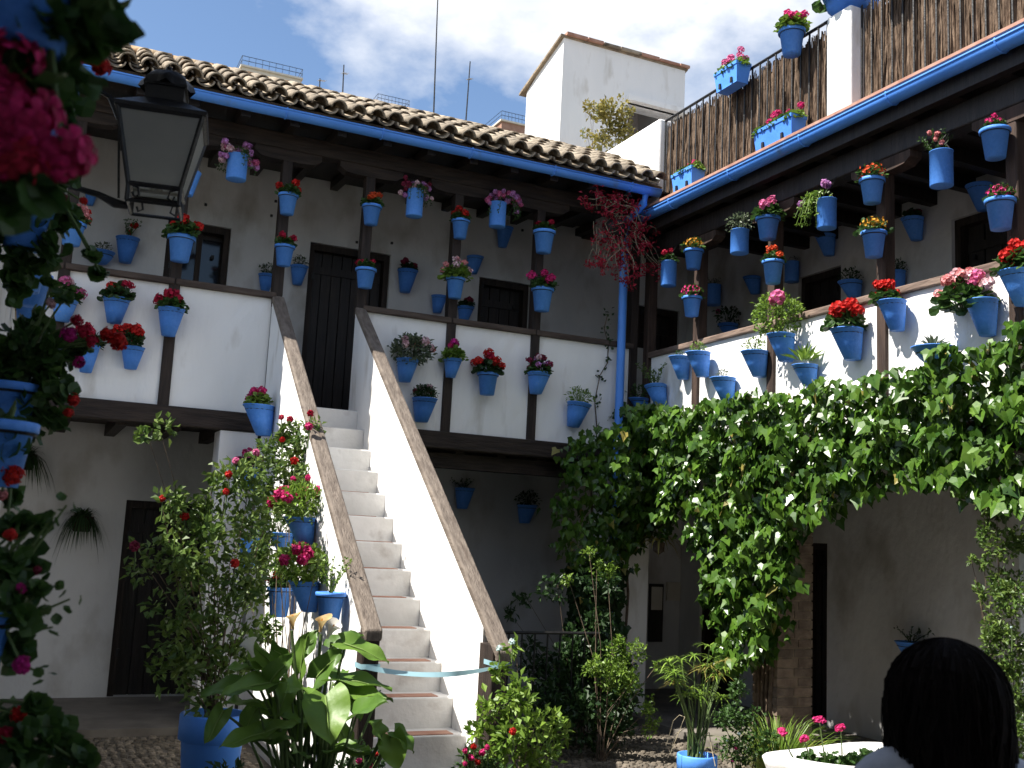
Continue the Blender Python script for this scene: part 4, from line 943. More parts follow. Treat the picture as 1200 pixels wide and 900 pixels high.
def groundpot(px, Y, r, hgt, label, z0=0.0, X=None, name='floor_pot', cat='flower pot', group='pots standing on the courtyard floor'):
    c = onY(px, 850, Y); c.z = z0; T = thing(name, c, label, cat, group)
    q = put('pot', MB().lathe([(.01, 0), (r*.7, 0), (r*.9, hgt*.75), (r*.92, hgt*.76), (r, hgt*.77), (r, hgt*.985), (r*.97, hgt), (r*.86, hgt), (r*.84, hgt*.9), (.01, hgt*.9)], 26), 'blue', T, smooth=True)
    put('soil', MB().lathe([(r*.85, hgt*.91), (r*.5, hgt*.94), (.005, hgt*.95)], 14), 'soil', q)
    return T, c+V((0, 0, hgt*.93))
_, rt = groundpot(250, 6.3, .19, .60, 'large dark blue floor pot holding the tall rose bush beside the staircase')
shrub('rose_bush', 'tall loose rose bush with small red blooms left of the staircase', rt,
      [(190, 505, 16, 6.5), (170, 512, 9, 6.5), (195, 590, 22, 6.4), (215, 600, 26, 6.5), (232, 645, 40, 6.4), (275, 560, 30, 6.5), (285, 590, 34, 6.6), (262, 620, 40, 6.5), (300, 545, 22, 6.7), (212, 665, 30, 6.3), (240, 700, 42, 6.4), (280, 670, 38, 6.5), (225, 755, 45, 6.3), (265, 745, 40, 6.4), (205, 715, 30, 6.2), (180, 650, 22, 6.3), (165, 670, 18, 6.3), (235, 810, 34, 6.3), (205, 790, 34, 6.2), (290, 700, 20, 6.5), (262, 780, 34, 6.3), (300, 620, 26, 6.7), (295, 660, 24, 6.6), (250, 580, 22, 6.5), (290, 745, 22, 6.5)],
      .056, 'leaf_rose', 'rose bush', [(190, 584, 6.4, 'f_red'), (216, 605, 6.4, 'f_red'), (268, 556, 6.4, 'f_red'), (265, 576, 6.4, 'f_red'), (275, 660, 6.4, 'f_red'), (158, 640, 6.2, 'f_dusk'), (300, 530, 6.6, 'f_pink'), (276, 540, 6.5, 'f_pink')], dens=.6)
rt2 = onX(345, 800, 1.70); rt2.z = 0
shrub('climbing_rose', 'climbing rose with red blooms trained up the whitewashed staircase side', rt2,
      [(345, 505, 16, 7.6), (365, 505, 12, 7.3), (330, 525, 22, 7.6), (350, 540, 24, 7.4), (325, 560, 22, 7.6), (355, 570, 20, 7.2), (318, 590, 20, 7.6), (335, 600, 18, 7.3), (312, 625, 16, 7.5), (305, 660, 20, 7.4), (300, 700, 18, 7.4), (322, 660, 14, 7.0), (315, 740, 16, 6.9), (340, 650, 12, 6.9), (372, 660, 10, 6.4)],
      .046, 'leaf_rose', 'rose bush', [(330, 489, 7.6, 'f_crimson'), (340, 491, 7.6, 'f_crimson'), (364, 484, 7.2, 'f_crimson'), (362, 500, 7.2, 'f_hot'), (331, 515, 7.5, 'f_red'), (345, 540, 7.3, 'f_red'), (344, 561, 7.2, 'f_hot'), (361, 560, 7.1, 'f_hot')], dens=1.25, flat=.5)
shrub('flowering_bush', 'small sunlit rose bush with fresh green leaves right of the stair foot', (onY(605, 900, 5.2).x, 5.2, 0),
      [(585, 790, 14, 5.3), (600, 815, 26, 5.2), (580, 835, 24, 5.2), (612, 850, 34, 5.1), (640, 845, 22, 5.2), (590, 880, 34, 5.1), (635, 885, 30, 5.1), (560, 860, 14, 5.2), (600, 760, 10, 5.4), (655, 860, 14, 5.2)],
      .05, 'leaf_bright', 'rose bush', [(601, 857, 5.0, 'f_red'), (600, 752, 5.3, 'f_white'), (585, 760, 5.3, 'f_white')], dens=.75, hs=.045)
shrub('red_impatiens', 'low clump of hot pink red flowers at the right stair foot', (onY(560, 900, 5.0).x, 5.0, 0),
      [(560, 890, 18, 5.0), (548, 905, 20, 5.0), (575, 905, 20, 5.0)], .035, 'leaf', 'flowers', [(545, 880, 4.95, 'f_hot'), (555, 875, 4.95, 'f_red'), (565, 882, 4.95, 'f_hot'), (571, 876, 4.95, 'f_hot'), (552, 888, 4.95, 'f_hot'), (560, 893, 4.95, 'f_red'), (545, 895, 4.95, 'f_hot')], hs=.035)
shrub('red_impatiens', 'dark clump of small red flowers beside the left newel post', (onY(425, 900, 5.3).x, 5.3, 0),
      [(420, 890, 18, 5.3), (435, 895, 18, 5.3), (410, 905, 18, 5.3)], .03, 'leaf_dark', 'flowers', [(426, 880, 5.25, 'f_red'), (441, 884, 5.25, 'f_red'), (421, 892, 5.25, 'f_hot'), (434, 898, 5.25, 'f_hot'), (412, 877, 5.25, 'f_dusk')], hs=.03)
shrub('dark_shrub', 'dark shaded shrub growing by the iron railing below the corner climber', (onY(690, 840, 7.9).x, 7.9, 0),
      [(690, 800, 40, 7.9), (660, 820, 34, 7.8), (710, 830, 30, 7.7), (640, 790, 26, 7.9), (690, 740, 26, 8.0), (700, 690, 20, 8.0), (625, 755, 10, 7.9), (612, 700, 9, 8.2), (648, 690, 16, 8.1), (600, 720, 8, 8.2), (640, 840, 34, 7.5), (680, 850, 34, 7.4), (715, 850, 28, 7.4), (735, 815, 18, 7.6), (665, 770, 28, 7.9), (700, 780, 28, 7.8)], .06, 'leaf_dark', 'shrub', dens=.9)
shrub('jasmine', 'sunlit feathery jasmine sprays in front of the white corner pillar', (onY(705, 840, 7.3).x, 7.3, 0),
      [(720, 770, 22, 7.3), (700, 780, 16, 7.3), (745, 765, 14, 7.3), (722, 800, 24, 7.3), (740, 800, 12, 7.2), (760, 830, 12, 7.2), (765, 850, 12, 7.2), (700, 665, 9, 7.6), (690, 650, 8, 7.6), (665, 680, 8, 7.6), (715, 670, 10, 7.6), (770, 780, 6, 7.2)], .034, 'leaf_bright', 'shrub', dens=.7)
shrub('grey_shrub', 'loose olive green shrub climbing the pillar at the near end of the ivy', (5.40, 4.55, 0),
      [(1170, 590, 22, 4.62), (1160, 625, 16, 4.65), (1180, 640, 26, 4.55), (1172, 680, 22, 4.6), (1185, 700, 28, 4.5), (1165, 735, 20, 4.6), (1185, 760, 30, 4.5), (1170, 790, 24, 4.55), (1190, 810, 30, 4.5), (1175, 850, 28, 4.5), (1195, 870, 32, 4.45), (1140, 655, 6, 4.7), (1155, 660, 9, 4.65), (1150, 700, 7, 4.65), (1160, 770, 12, 4.6), (1145, 690, 5, 4.7)],
      .034, 'leaf_rose', 'shrub', [(1178, 600, 4.5, 'f_white'), (1190, 625, 4.5, 'f_white'), (1185, 735, 4.4, 'f_white')], dens=1.0, hs=.018)
TP = onY(712, 185, 10.35)
T, rt = groundpot(712, 10.35, .16, .28, 'blue pot behind the white terrace parapet below the tower', z0=5.36, group='pots on the terrace floor')
T.location.x = 5.72
shrub('terrace_shrub', 'straggly yellow green shrub in front of the white tower', (5.72, 10.35, 5.62),
      [(715, 135, 22, 10.35), (700, 130, 14, 10.3), (732, 135, 12, 10.3), (720, 160, 20, 10.35), (705, 165, 16, 10.3), (690, 128, 9, 10.3), (686, 158, 7, 10.25), (690, 180, 10, 10.25), (730, 155, 14, 10.35), (740, 130, 6, 10.3)], .055, 'leaf_yellow', 'shrub', [(700, 123, 10.25, 'f_white'), (735, 125, 10.25, 'f_white'), (683, 150, 10.2, 'f_white')], dens=.75, hs=.02)
# red leaved hanging plant at the corner
RP = thing('red_hanging_plant', tuple(onY(722, 262, 8.72)), 'cascade of wiry stems with small red leaves around the corner downpipe', 'hanging plant'); st = MB(); lf = MB(); c0 = RP.location.copy()
put('basket', MB().lathe([(.01, -.16), (.09, -.15), (.12, -.05), (.125, 0), (.11, 0), (.10, -.03), (.01, -.03)], 16), 'iron', RP, smooth=True)
mm = MB()
for a in (0, 2.1, 4.2): mm.tube([(.12*math.cos(a), .12*math.sin(a), 0), (0, .1, 5.01-c0.z)], .004, 4)
mm.tube([(0, .1, 5.0-c0.z), (0, .27, 5.03-c0.z)], .008, 5); put('hanger', mm, 'iron', RP)
tg = [(x, y) for x, y in [(700, 225), (712, 238), (725, 232), (742, 240), (750, 232), (735, 255), (718, 262), (748, 262), (755, 285), (765, 280), (742, 290), (725, 285), (705, 272), (700, 310), (712, 305), (728, 305), (742, 308), (722, 320), (735, 322), (750, 318), (765, 318), (775, 318), (742, 335), (730, 298), (718, 245), (745, 275), (690, 238), (696, 300)]]
for x, y in tg*3:
    e = onY(x+rnd.uniform(-9, 9), y+rnd.uniform(-9, 9), 8.68+rnd.uniform(-.18, .1))-c0; o_ = e*.35+V((rnd.uniform(-.15, .15), rnd.uniform(0, .08), rnd.uniform(.0, .2))); mid = (e+o_)*.5+V((rnd.uniform(-.07, .07), rnd.uniform(-.08, .02), rnd.uniform(-.02, .08)))
    st.tube([o_, (mid+o_)*.5+rdir()*.03, mid, (mid+e)*.5+rdir()*.03, e], [.004, .004, .003, .003, .002], 4)
    for _ in range(13): lf.leaf(e+rdir()*rnd.uniform(.0, .07), rdir(), rdir(.3), rnd.uniform(.03, .055), rnd.uniform(.015, .026), 'ov')
    for _ in range(7): lf.leaf(mid+rdir()*.05, rdir(), rdir(.3), .04, .02, 'ov')
put('stems', st, 'twig_pale', RP); tag(put('foliage', lf, 'f_redleaf', RP), kind='stuff')
# spider plants on the shaded back wall
for x, y, lb in ((97, 605, 'dark spider plant hanging on the shaded wall beside the left door'), (30, 532, 'dark spider plant hanging high on the shaded wall by the left wall end')):
    p = onY(x, y, YAB-.11); T = thing('spider_plant', p, lb, 'spider plant', 'spider plants on the shaded wall')
    put('pot', MB().lathe([(.01, -.14), (.07, -.14), (.10, 0), (.085, 0), (.08, -.03), (.01, -.03)], 16), 'soil', T, smooth=True); put('hook', B((-.01, .08, -.03), (.01, .112, -.01)), 'iron', T)
    blades('foliage', T, (0, 0, -.02), 150, .34, .014, 'leaf_dark', .8, .75, 1.1); blades('upright_blades', T, (0, 0, -.02), 110, .26, .012, 'leaf_dark', .7, .3, 1.6)
# fern in the left opening under the ivy
p = onX(772, 640, XB-.05); T = thing('fern', p, 'yellow green fern arching below the ivy near the corner', 'fern'); blades('foliage', T, (0, 0, .05), 22, .3, .03, 'leaf_yellow', 1.0, .45, .8)
put('root_ball', MB().lathe([(.005, -.08), (.05, -.05), (.06, .03), (.01, .06)], 10), 'twig', T); m = MB(); m.tube([(.0, 0, 0), (.045, 0, .4), (.05, 0, 2.42-p.z)], .008, 5); put('stem', m, 'twig', T)

# calla lilies
CY = 4.75
TP_, rt = groundpot(368, CY, .20, .40, 'blue floor pot of the calla lilies in front of the staircase')
CL = thing('calla_lily', rt, 'clump of calla lilies with broad arrow leaves and white funnel flowers', 'calla lily')
def calla_leaf(b, tip, wd, nrm, curl=.12, wav=.012):
    b = V(b); tip = V(tip); ax = (tip-b); ln = ax.length; t = ax.normalized(); u = t.cross(V(nrm)).normalized(); nn = u.cross(t); m = MB(); nl, nw = 11, 8; vs = []
    ph = rnd.uniform(0, 6)
    for j in range(nl+1):
        q = j/nl; hw = wd*.5*(math.sin(math.pi*min(1, (q*.86+.14))**.8)**.75 if q < 1 else 0); hw = max(hw, .001)
        back = .0
        for i in range(nw+1):
            s_ = i/nw*2-1; y = q*ln - (abs(s_)*ln*.20*(1-q)**3)
            hgt = abs(s_)*hw*.35+math.sin(q*11+ph+s_*2)*wav*abs(s_) - curl*ln*q*q
            vs.append(b+t*y+u*(s_*hw)+nn*hgt)
    m.add(vs, [(j*(nw+1)+i, j*(nw+1)+i+1, (j+1)*(nw+1)+i+1, (j+1)*(nw+1)+i) for j in range(nl) for i in range(nw)]); return m
LV = [(381, 815, 387, 869, 58, -.25, (-.3, -1, .5)), (402, 754, 457, 771, 34, -.1, (-.2, -.5, 1)), (391, 797, 460, 800, 36, -.12, (0, -.3, 1)), (387, 760, 424, 741, 30, 0, (-.5, -.4, .8)), (325, 787, 288, 744, 44, .05, (-.9, -.3, .5)),
      (304, 786, 268, 778, 26, .0, (-.4, -.4, 1)), (322, 800, 262, 806, 36, -.1, (-.2, -.5, 1)), (290, 805, 236, 810, 34, .1, (0, -.6, 1)), (316, 800, 340, 766, 30, -.1, (-.5, -.8, .5)), (352, 788, 357, 741, 24, .05, (-1, -.5, .2)),
      (370, 795, 398, 760, 32, -.05, (-.5, -.8, .5)), (318, 857, 259, 869, 34, -.1, (.1, -.5, 1)), (262, 832, 240, 870, 24, 0, (-.3, -1, .3)), (312, 858, 347, 843, 22, -.15, (-.3, -.6, 1)), (335, 775, 318, 752, 24, .1, (-.8, -.6, .4)),
      (405, 800, 425, 842, 30, -.1, (.3, -1, .4)), (340, 800, 322, 842, 26, .0, (-.2, -1, .5)), (352, 765, 372, 738, 24, .1, (-.4, -.9, .3)), (300, 830, 282, 862, 26, .1, (-.3, -1, .6)), (362, 830, 345, 872, 26, .1, (.1, -1, .5)), (395, 850, 415, 880, 24, .05, (.2, -1, .5))]
for x0, y0, x1, y1, wp, dy, nr in LV:
    b = onY(x0, y0, CY+dy*.6); e = onY(x1, y1, CY+dy-.06); wd = wp*depth(b)/FPX*.95
    o = put('leaf', calla_leaf(b-rt, e-rt, wd, nr), 'calla_leaf', CL, smooth=True)
    rib = MB(); t_ = (e-b); rib.tube([b-rt+t_*.02+V((0, -.004, .002)), b-rt+t_*.4+V((0, -.006, .0)), b-rt+t_*.8+V((0, -.004, -.02))], [.004, .003, .001], 5); put('midrib', rib, 'midrib', o)
    bb = b-rt; m = MB(); g0 = V((rnd.uniform(-.1, .1), rnd.uniform(-.1, .1), -.02)); m.tube([g0, g0*.6+bb*.45+V((0, 0, .06)), bb*.85+g0*.1+V((0, 0, .02)), bb+ (e-b)*.06], [.011, .009, .007, .004], 6); put('petiole', m, 'stem', CL, smooth=True)
for i in range(26):
    a = rnd.uniform(0, 6.28); q = rnd.uniform(.02, .13); b_ = V((math.cos(a)*q, math.sin(a)*q, -.02)); e_ = V((math.cos(a)*q*3.2+rnd.uniform(-.05, .05), math.sin(a)*q*2.2, rnd.uniform(.32, .62))); m = MB(); m.tube([b_, b_*.8+e_*.4+V((0, 0, .05)), e_], [.010, .008, .004], 6); put('petiole', m, 'stem', CL, smooth=True)
    if i % 2 == 0:
        d_ = V((math.cos(a), math.sin(a)*.8, rnd.uniform(-.1, .5))).normalized()*rnd.uniform(.14, .22); put('leaf', calla_leaf(e_, e_+d_, rnd.uniform(.09, .14), V((0, -.5, 1))+rdir()*.4), 'calla_leaf', CL, smooth=True)
for x, y, mt, sc, tl in ((292, 756, 'calla_white', 1.1, (-1, 0, .25)), (343, 724, 'calla_old', .95, (-.2, -.3, 1)), (377, 728, 'calla_old', .95, (.1, -.3, 1)), (390, 735, 'calla_white', 1.1, (1, -.2, .35))):
    p = onY(x, y, CY-.02); m = MB(); vs = []; nq, nk = 6, 16
    for j in range(nq):
        q = j/(nq-1)
        for k in range(nk):
            a = 2*math.pi*k/nk; r = (.008+.030*q**2.2)*(1+.5*q*q*max(0, math.cos(a))); z = -.06+.085*q-.02*q**4*(1-math.cos(a))*.5+(.018*max(0, math.cos(a))**3*q**3)
            vs.append((r*math.cos(a), r*math.sin(a), z))
    m.add(vs, [(j*nk+k, j*nk+(k+1) % nk, (j+1)*nk+(k+1) % nk, (j+1)*nk+k) for j in range(nq-1) for k in range(nk)])
    q = V(tl).normalized().to_track_quat('Z', 'X')
    fl_ = put('flower', m, mt, CL, loc=p-rt, rot=V((tl[0]*.45, tl[1]*.5, 1)).to_track_quat('Z', 'Y').to_euler(), scale=sc*.85, smooth=True)
    mm = MB(); mm.tube([(0, 0, -.055), (0, 0, -.02), (0, 0, .015)], [.004, .005, .003], 6); put('spadix', mm, 'f_orange', fl_)
    pp = p-rt; mm = MB(); mm.tube([(rnd.uniform(-.06, .06), rnd.uniform(-.06, .06), -.02), pp*.5+V((0, 0, .02)), pp+V((0, 0, -.06*sc))], .007, 6); put('flower_stalk', mm, 'stem', CL)
# lone calla leaf pair leaning over the steps
b0 = onY(405, 900, 4.7); C2 = thing('calla_lily', (b0.x, 4.7, 0), 'single calla stem with two folded leaves leaning over the lowest steps', 'calla lily')
for x0, y0, x1, y1, wp, nr in ((447, 862, 437, 846, 26, (.5, -1, .6)), (458, 862, 466, 902, 34, (-.4, -1, .3)), (462, 858, 488, 878, 26, (.5, -.8, .6))):
    b = onY(x0, y0, 4.55); e = onY(x1, y1, 4.5); wd = wp*depth(b)/FPX; put('leaf', calla_leaf(b-C2.location, e-C2.location, wd, nr, .2), 'calla_leaf', C2, smooth=True)
    m = MB(); q = b-C2.location; m.tube([(0, 0, 0), q*.5+V((-.04, 0, .1)), q*.9+V((0, 0, .03)), q], [.012, .010, .008, .005], 6); put('petiole', m, 'stem', C2, smooth=True)
_, _rt = groundpot(268, 5.4, .14, .34, 'medium dark blue floor pot between the rose pot and calla lilies'); _, _rt2 = groundpot(300, 5.0, .13, .26, 'smaller dark blue floor pot tight against the calla lily pot')
for q, nm in ((_rt, 'dark bushy plant in the medium blue floor pot'), (_rt2, 'low green plant in the smaller blue floor pot')):
    T = thing('leafy_plant', q, nm, 'plant'); tag(put('foliage', fol('leafy', 'leaf_dark'), None, T, scale=.13), kind='stuff')

# papyrus in its pot
TPp, rt = groundpot(817, 5.35, .125, .40, 'bright blue floor pot holding the papyrus, in front of the ivy'); pp = onZ(817, 884, .40)
TPp.location.x, TPp.location.y = pp.x, pp.y; rt = V((pp.x, pp.y, .37)); YP = pp.y
PY = thing('papyrus', rt, 'papyrus plant with umbrella heads on thin stems in a blue pot', 'papyrus'); st = MB(); lf = MB(); dl = MB()
for i in range(26):
    e = onY(rnd.uniform(782, 852), rnd.uniform(758, 818), YP+rnd.uniform(-.18, .15))-rt; st.tube([V((rnd.uniform(-.05, .05), rnd.uniform(-.05, .05), -.02)), e*.5+V((0, 0, .04)), e], [.006, .005, .004], 5)
    tgt = dl if i % 6 == 0 else lf
    for k in range(15):
        a = k*.42; tgt.leaf(e, V((math.cos(a), math.sin(a), rnd.uniform(.1, .9))), V((0, 0, 1)), rnd.uniform(.08, .15), .012, 'blade', .25)
put('stems', st, 'stem', PY); tag(put('foliage', lf, 'leaf_bright', PY), kind='stuff'); tag(put('dry_heads', dl, 'leaf_yellow', PY), kind='stuff')
m = MB()
for i in range(4):
    a = rnd.uniform(1, 5); p = V((0, 0, .0)); pts = [p]
    for k in range(5): p = p+V((math.cos(a)*rnd.uniform(.02, .07), math.sin(a)*.05, rnd.uniform(.08, .16)-.06*k)); pts.append(p)
    m.tube(pts, .003, 4)
put('dry_stems', m, 'twig_pale', PY)
# feathery grass shrub
q = onZ(912, 900, 0); q = V((onY(912, 900, 6.0).x, 6.0, 0)); T = thing('ornamental_grass', q, 'tall arching grassy clump at the foot of the brick pillar', 'grass clump')
blades('foliage', T, (0, 0, 0), 620, 1.0, .008, 'leaf_bright', .40, .22, 1.2); blades('dry_blades', T, (0, 0, 0), 180, .95, .007, 'leaf_yellow', .46, .25, 1.1)
q = V((onY(870, 900, 5.9).x, 5.9, 0)); shrub('low_shrub', 'low tangle of small leaves and flowers under the ivy column', q, [(870, 850, 22, 5.9), (850, 840, 16, 5.9), (890, 870, 22, 5.8), (860, 880, 22, 5.8), (865, 810, 14, 6.0)], .035, 'leaf', 'shrub', [(862, 877, 5.7, 'f_hot'), (852, 868, 5.7, 'f_white'), (866, 860, 5.7, 'f_white'), (858, 892, 5.7, 'f_mag')], dens=.7, hs=.02)

# white stone basin
b0 = onZ(975, 885, .46); BT = thing('stone_basin', (b0.x+.02, b0.y-.12, 0), 'whitewashed stone basin with thick wavy rim and a geranium', 'basin')
def rr_(a, rx, ry): c, s_ = math.cos(a), math.sin(a); k = (abs(c)**3+abs(s_)**3)**(-1/3); return V((c*rx*k*(1+.03*math.sin(3*a)), s_*ry*k, 0))
m = MB(); lay = [(0, .40, .24), (.30, .46, .28), (.42, .50, .31), (.47, .52, .32), (.485, .50, .305), (.47, .44, .25), (.40, .40, .22), (.39, .01, .01)]; nk = 36; vs = []
for z, rx, ry in lay:
    for k in range(nk): a = 2*math.pi*k/nk; p = rr_(a, rx, ry); p.z = z+(.02*math.sin(2*a+.6)*(z/.48)); vs.append(p)
m.add(vs, [(j*nk+k, j*nk+(k+1) % nk, (j+1)*nk+(k+1) % nk, (j+1)*nk+k) for j in range(len(lay)-1) for k in range(nk)]); put('basin', m, 'whitewash', BT, smooth=True)
put('soil', MB().lathe([(.36, .40), (.2, .42), (.01, .425)], 20), 'soil', BT, scale=(1, .58, 1))
GB = thing('geranium', (BT.location.x, BT.location.y, .42), 'low geranium with three pink red blooms growing in the white stone basin', 'geranium')
for k in range(5): tag(put('foliage', fol('ger', 'leaf'), None, GB, loc=(-.26+k*.13, rnd.uniform(-.08, .08), -.02), scale=.085), kind='stuff')
for x, y in ((917, 858), (960, 844), (985, 853), (942, 866)):
    p = onY(x, y, GB.location.y-.05)-GB.location; put('flower_head', head('f_hot'), None, GB, loc=p, scale=(.085, .075, .06), rot=(rnd.uniform(-.4, .4), rnd.uniform(-.4, .4), rnd.uniform(0, 6))); m = MB(); m.tube([(p.x*.7, p.y*.6, -.02), (p.x*.9, p.y, p.z*.5), p], .005, 4); put('stalk', m, 'stem', GB)
# iron railing by the corner
RG = thing('iron_railing', (3.6, 7.75, 0), 'low black iron railing between staircase and corner climber', 'railing')
z1 = 1.65+(752-643)*-1/FPX*(depth((3.6, 7.75, 1)))
def pR(n_, me, mt): return PAo(n_, me, mt, RG)
m = MB(); m.tube([(2.64, 7.75, .93), (4.45, 7.75, .93)], .014, 6); pR('top_rail', m, 'iron'); m = MB(); m.tube([(2.64, 7.75, .12), (4.45, 7.75, .12)], .011, 6); pR('bottom_rail', m, 'iron')
for i in range(16):
    x = 2.71+i*.115; m = MB(); m.tube([(x, 7.75, 0), (x, 7.75, .93)], .008, 5); pR('baluster', m, 'iron')
# notices on the shaded wall
for x0, y0, x1, y1, mt, lb in ((761, 684, 775, 752, 'door_dark', 'dark framed notice board on the shaded wall behind the corner pillar'), (781, 682, 796, 704, 'paper', 'small brown notice on the shaded wall behind the corner pillar')):
    a = onY(x0, y0, YAB-.01); b = onY(x1, y1, YAB-.01); T = thing('notice_board', ((a.x+b.x)/2, YAB-.001, b.z), lb, 'notice'); w_, h2 = (b.x-a.x)/2, a.z-b.z
    put('board', B((-w_, -.03, 0), (w_, .01, h2)), mt, T)
    put('sheet', B((-w_*.8, -.034, h2*.55), (w_*.8, -.031, h2*.95)), 'paper', T)

# ================================================================== shaded left wall and its plants
LW = thing('left_wing_wall', (-.3, 2.3, 0), 'tall whitewashed wall of the left wing with pots and a lantern', 'wall'); PAo('wall', B((-.5, -1.9, 0), (-.15, 4.1, 5.6)), 'whitewash_old_shaded', LW)
m = MB(); m.prism([(-.55, -1.9, 5.6), (-.10, -1.9, 5.6), (-.10, -1.9, 5.63), (-.55, -1.9, 5.75)], (0, 6.05, 0)); PAo('coping', m, 'tile', LW)
m = MB(); m.prism([(-.16, -1.9, 4.62), (1.3, -1.9, 4.32), (1.3, -1.9, 4.38), (-.16, -1.9, 4.68)], (0, 6.05, 0)); PAo('eave', m, 'dark_wood_y', LW)  # overhang out of view, added to block sky light above pots and lantern
m = MB(); m.prism([(-.16, -1.9, 4.684), (1.36, -1.9, 4.374), (1.36, -1.9, 4.44), (-.16, -1.9, 4.76)], (0, 6.08, 0)); PAo('shade_eave_tiles', m, 'tile', LW)  # tile layer of the added shading overhang
RW = thing('rear_shade_wall', (3.5, -2.2, 0), 'unseen whitewashed wall added behind the camera to shade the foreground', 'wall'); PAo('wall', B((-.5, -2.3, 0), (7.4, -1.91, 5.4)), 'whitewash', RW); PAo('coping', B((-.55, -2.35, 5.4), (7.45, -1.86, 5.46)), 'tile', RW)  # added out of view to cut sky light, white to bounce sun back
GW = thing('garden_wall', (-.3, 6.5, 0), 'lower whitewashed wall running on to the stair wing', 'wall'); PAo('wall', B((-.45, 4.104, 0), (-.15, 8.9, 2.75)), 'whitewash_old_shaded', GW); PAo('coping', B((-.47, 4.11, 2.75), (-.12, 8.9, 2.79)), 'tile', GW)
def fg(label, Y, yr, r, cl, heads, ls=.05, mt='leaf_dark', dens=1.0, hang=()):
    c = onY(15, yr, Y); r *= .97; c.x = -.15+r*1.02; T = thing('potted_geranium', c, label, 'flower pot', 'pots on the shaded left wall')
    q = put('pot', potmesh('pot', 1.7, .64, (-1, 0)), 'blue', T, scale=r); put('soil', _soil, None, q)
    m = MB(); m.tube([V((.93*r*math.cos(k*.3927), .93*r*math.sin(k*.3927), -.3*r)) for k in range(17)], .004, 4, False); m.tube([(-.9*r, 0, -.3*r), (-1.06*r, 0, -.3*r)], .006, 4); put('holder', m, 'iron', T)
    f = MB(); st = MB()
    for x, y, rp in cl:
        p = onY(x, y, Y+rnd.uniform(-.05, .05)); rad = rp*depth(p)/FPX
        for _ in range(int(dens*16*(rad/ls)**2)+6):
            d = rdir(.1); qq = p-c+d*rad*rnd.random()**.5; f.leaf(qq, d+rdir()*.6, V((.4, -.6, .6))+rdir()*.7, ls*rnd.uniform(.7, 1.2), ls*rnd.uniform(.7, 1.2), 'rd')
        e = p-c; st.tube([(0, 0, -.02), e*.4+V((.02, 0, .05)), e], [.006, .005, .003], 5)
    for x, y, sp, col in heads:
        p = onY(x, y, Y-.04); s_ = sp*depth(p)/FPX; put('flower_head', head(col, 'hi'), None, T, loc=p-c, scale=s_*2.0, rot=rdir(.3).to_track_quat('Z', 'Y').to_euler()); e = p-c
        st.tube([(0, 0, -.02), e*.5+V((0, 0, .04)), e], [.005, .004, .003], 5)
    for x, y in hang:
        e = onY(x, y, Y)-c; st.tube([(0, 0, 0), e*.5+V((0, 0, -.03)), e], [.005, .004, .002], 5)
        for _ in range(4): f.leaf(e+rdir()*.02, rdir(), rdir(.5), ls*.5, ls*.5, 'rd')
    put('stems', st, 'stem', T); tag(put('foliage', f, mt, T), kind='stuff')
fg('blue pot of big magenta geraniums high on the left wall, ahead of the lantern', 1.25, -80, .085, [(95, 22, 30), (130, 20, 20), (60, 60, 30), (75, 85, 28), (40, 100, 30), (110, 45, 16), (140, 38, 9), (30, 215, 30), (55, 15, 25), (10, 230, 34), (20, 20, 34), (45, 230, 22)], [(15, 70, 36, 'f_front'), (36, 138, 42, 'f_front'), (8, 125, 36, 'f_front'), (72, 180, 40, 'f_front'), (30, 190, 36, 'f_crimson'), (8, 180, 30, 'f_front')], ls=.042, mt='leaf')
fg('blue pot with hanging leaves and two small red blooms above the lantern bracket', 2.2, 95, .085, [(75, 95, 20), (80, 130, 22), (62, 150, 24), (85, 180, 18), (45, 170, 30)], [(88, 72, 10, 'f_hot'), (118, 78, 13, 'f_red')], ls=.04, mt='leaf')
fg('blue pot with a dark drooping geranium just below the lantern bracket', 3.0, 232, .08, [(50, 235, 22), (72, 215, 16), (35, 270, 30), (70, 262, 18), (60, 300, 24), (80, 245, 12), (30, 320, 20), (110, 300, 8), (118, 320, 7), (12, 250, 26), (10, 290, 26), (18, 335, 24)], [(72, 232, 8, 'f_dusk'), (98, 236, 6, 'f_red'), (40, 240, 9, 'f_front')], ls=.042, mt='leaf')
fg('blue pot of red geranium, foremost of a row of three on the left wall', 4.3, 302, .075, [(12, 300, 9)], [(8, 296, 9, 'f_red'), (26, 298, 10, 'f_red'), (34, 310, 8, 'f_red')], ls=.04)
fg('plain blue pot in the middle of a row of three on the left wall', 4.9, 318, .085, [(30, 318, 6)], [], ls=.04)
fg('plain blue pot at the far end of a row of three on the left wall', 5.5, 345, .085, [(50, 340, 10), (60, 330, 8)], [], ls=.04)
fg('blue pot with a wide dark geranium and scattered red blooms on the left wall', 3.1, 450, .085, [(45, 380, 18), (60, 415, 24), (35, 425, 34), (70, 450, 22), (45, 465, 32), (20, 400, 26), (65, 490, 16), (80, 420, 10), (30, 500, 22), (95, 410, 8), (75, 350, 8), (60, 335, 8), (8, 440, 30), (6, 480, 30), (10, 415, 28), (25, 470, 26)], [(80, 392, 11, 'f_mag'), (125, 392, 10, 'f_red'), (138, 400, 13, 'f_red'), (85, 468, 9, 'f_red'), (80, 484, 7, 'f_red'), (90, 376, 8, 'f_crimson'), (98, 388, 9, 'f_crimson'), (108, 400, 8, 'f_crimson'), (92, 425, 8, 'f_mag'), (60, 355, 7, 'f_pale')], ls=.04, mt='leaf')
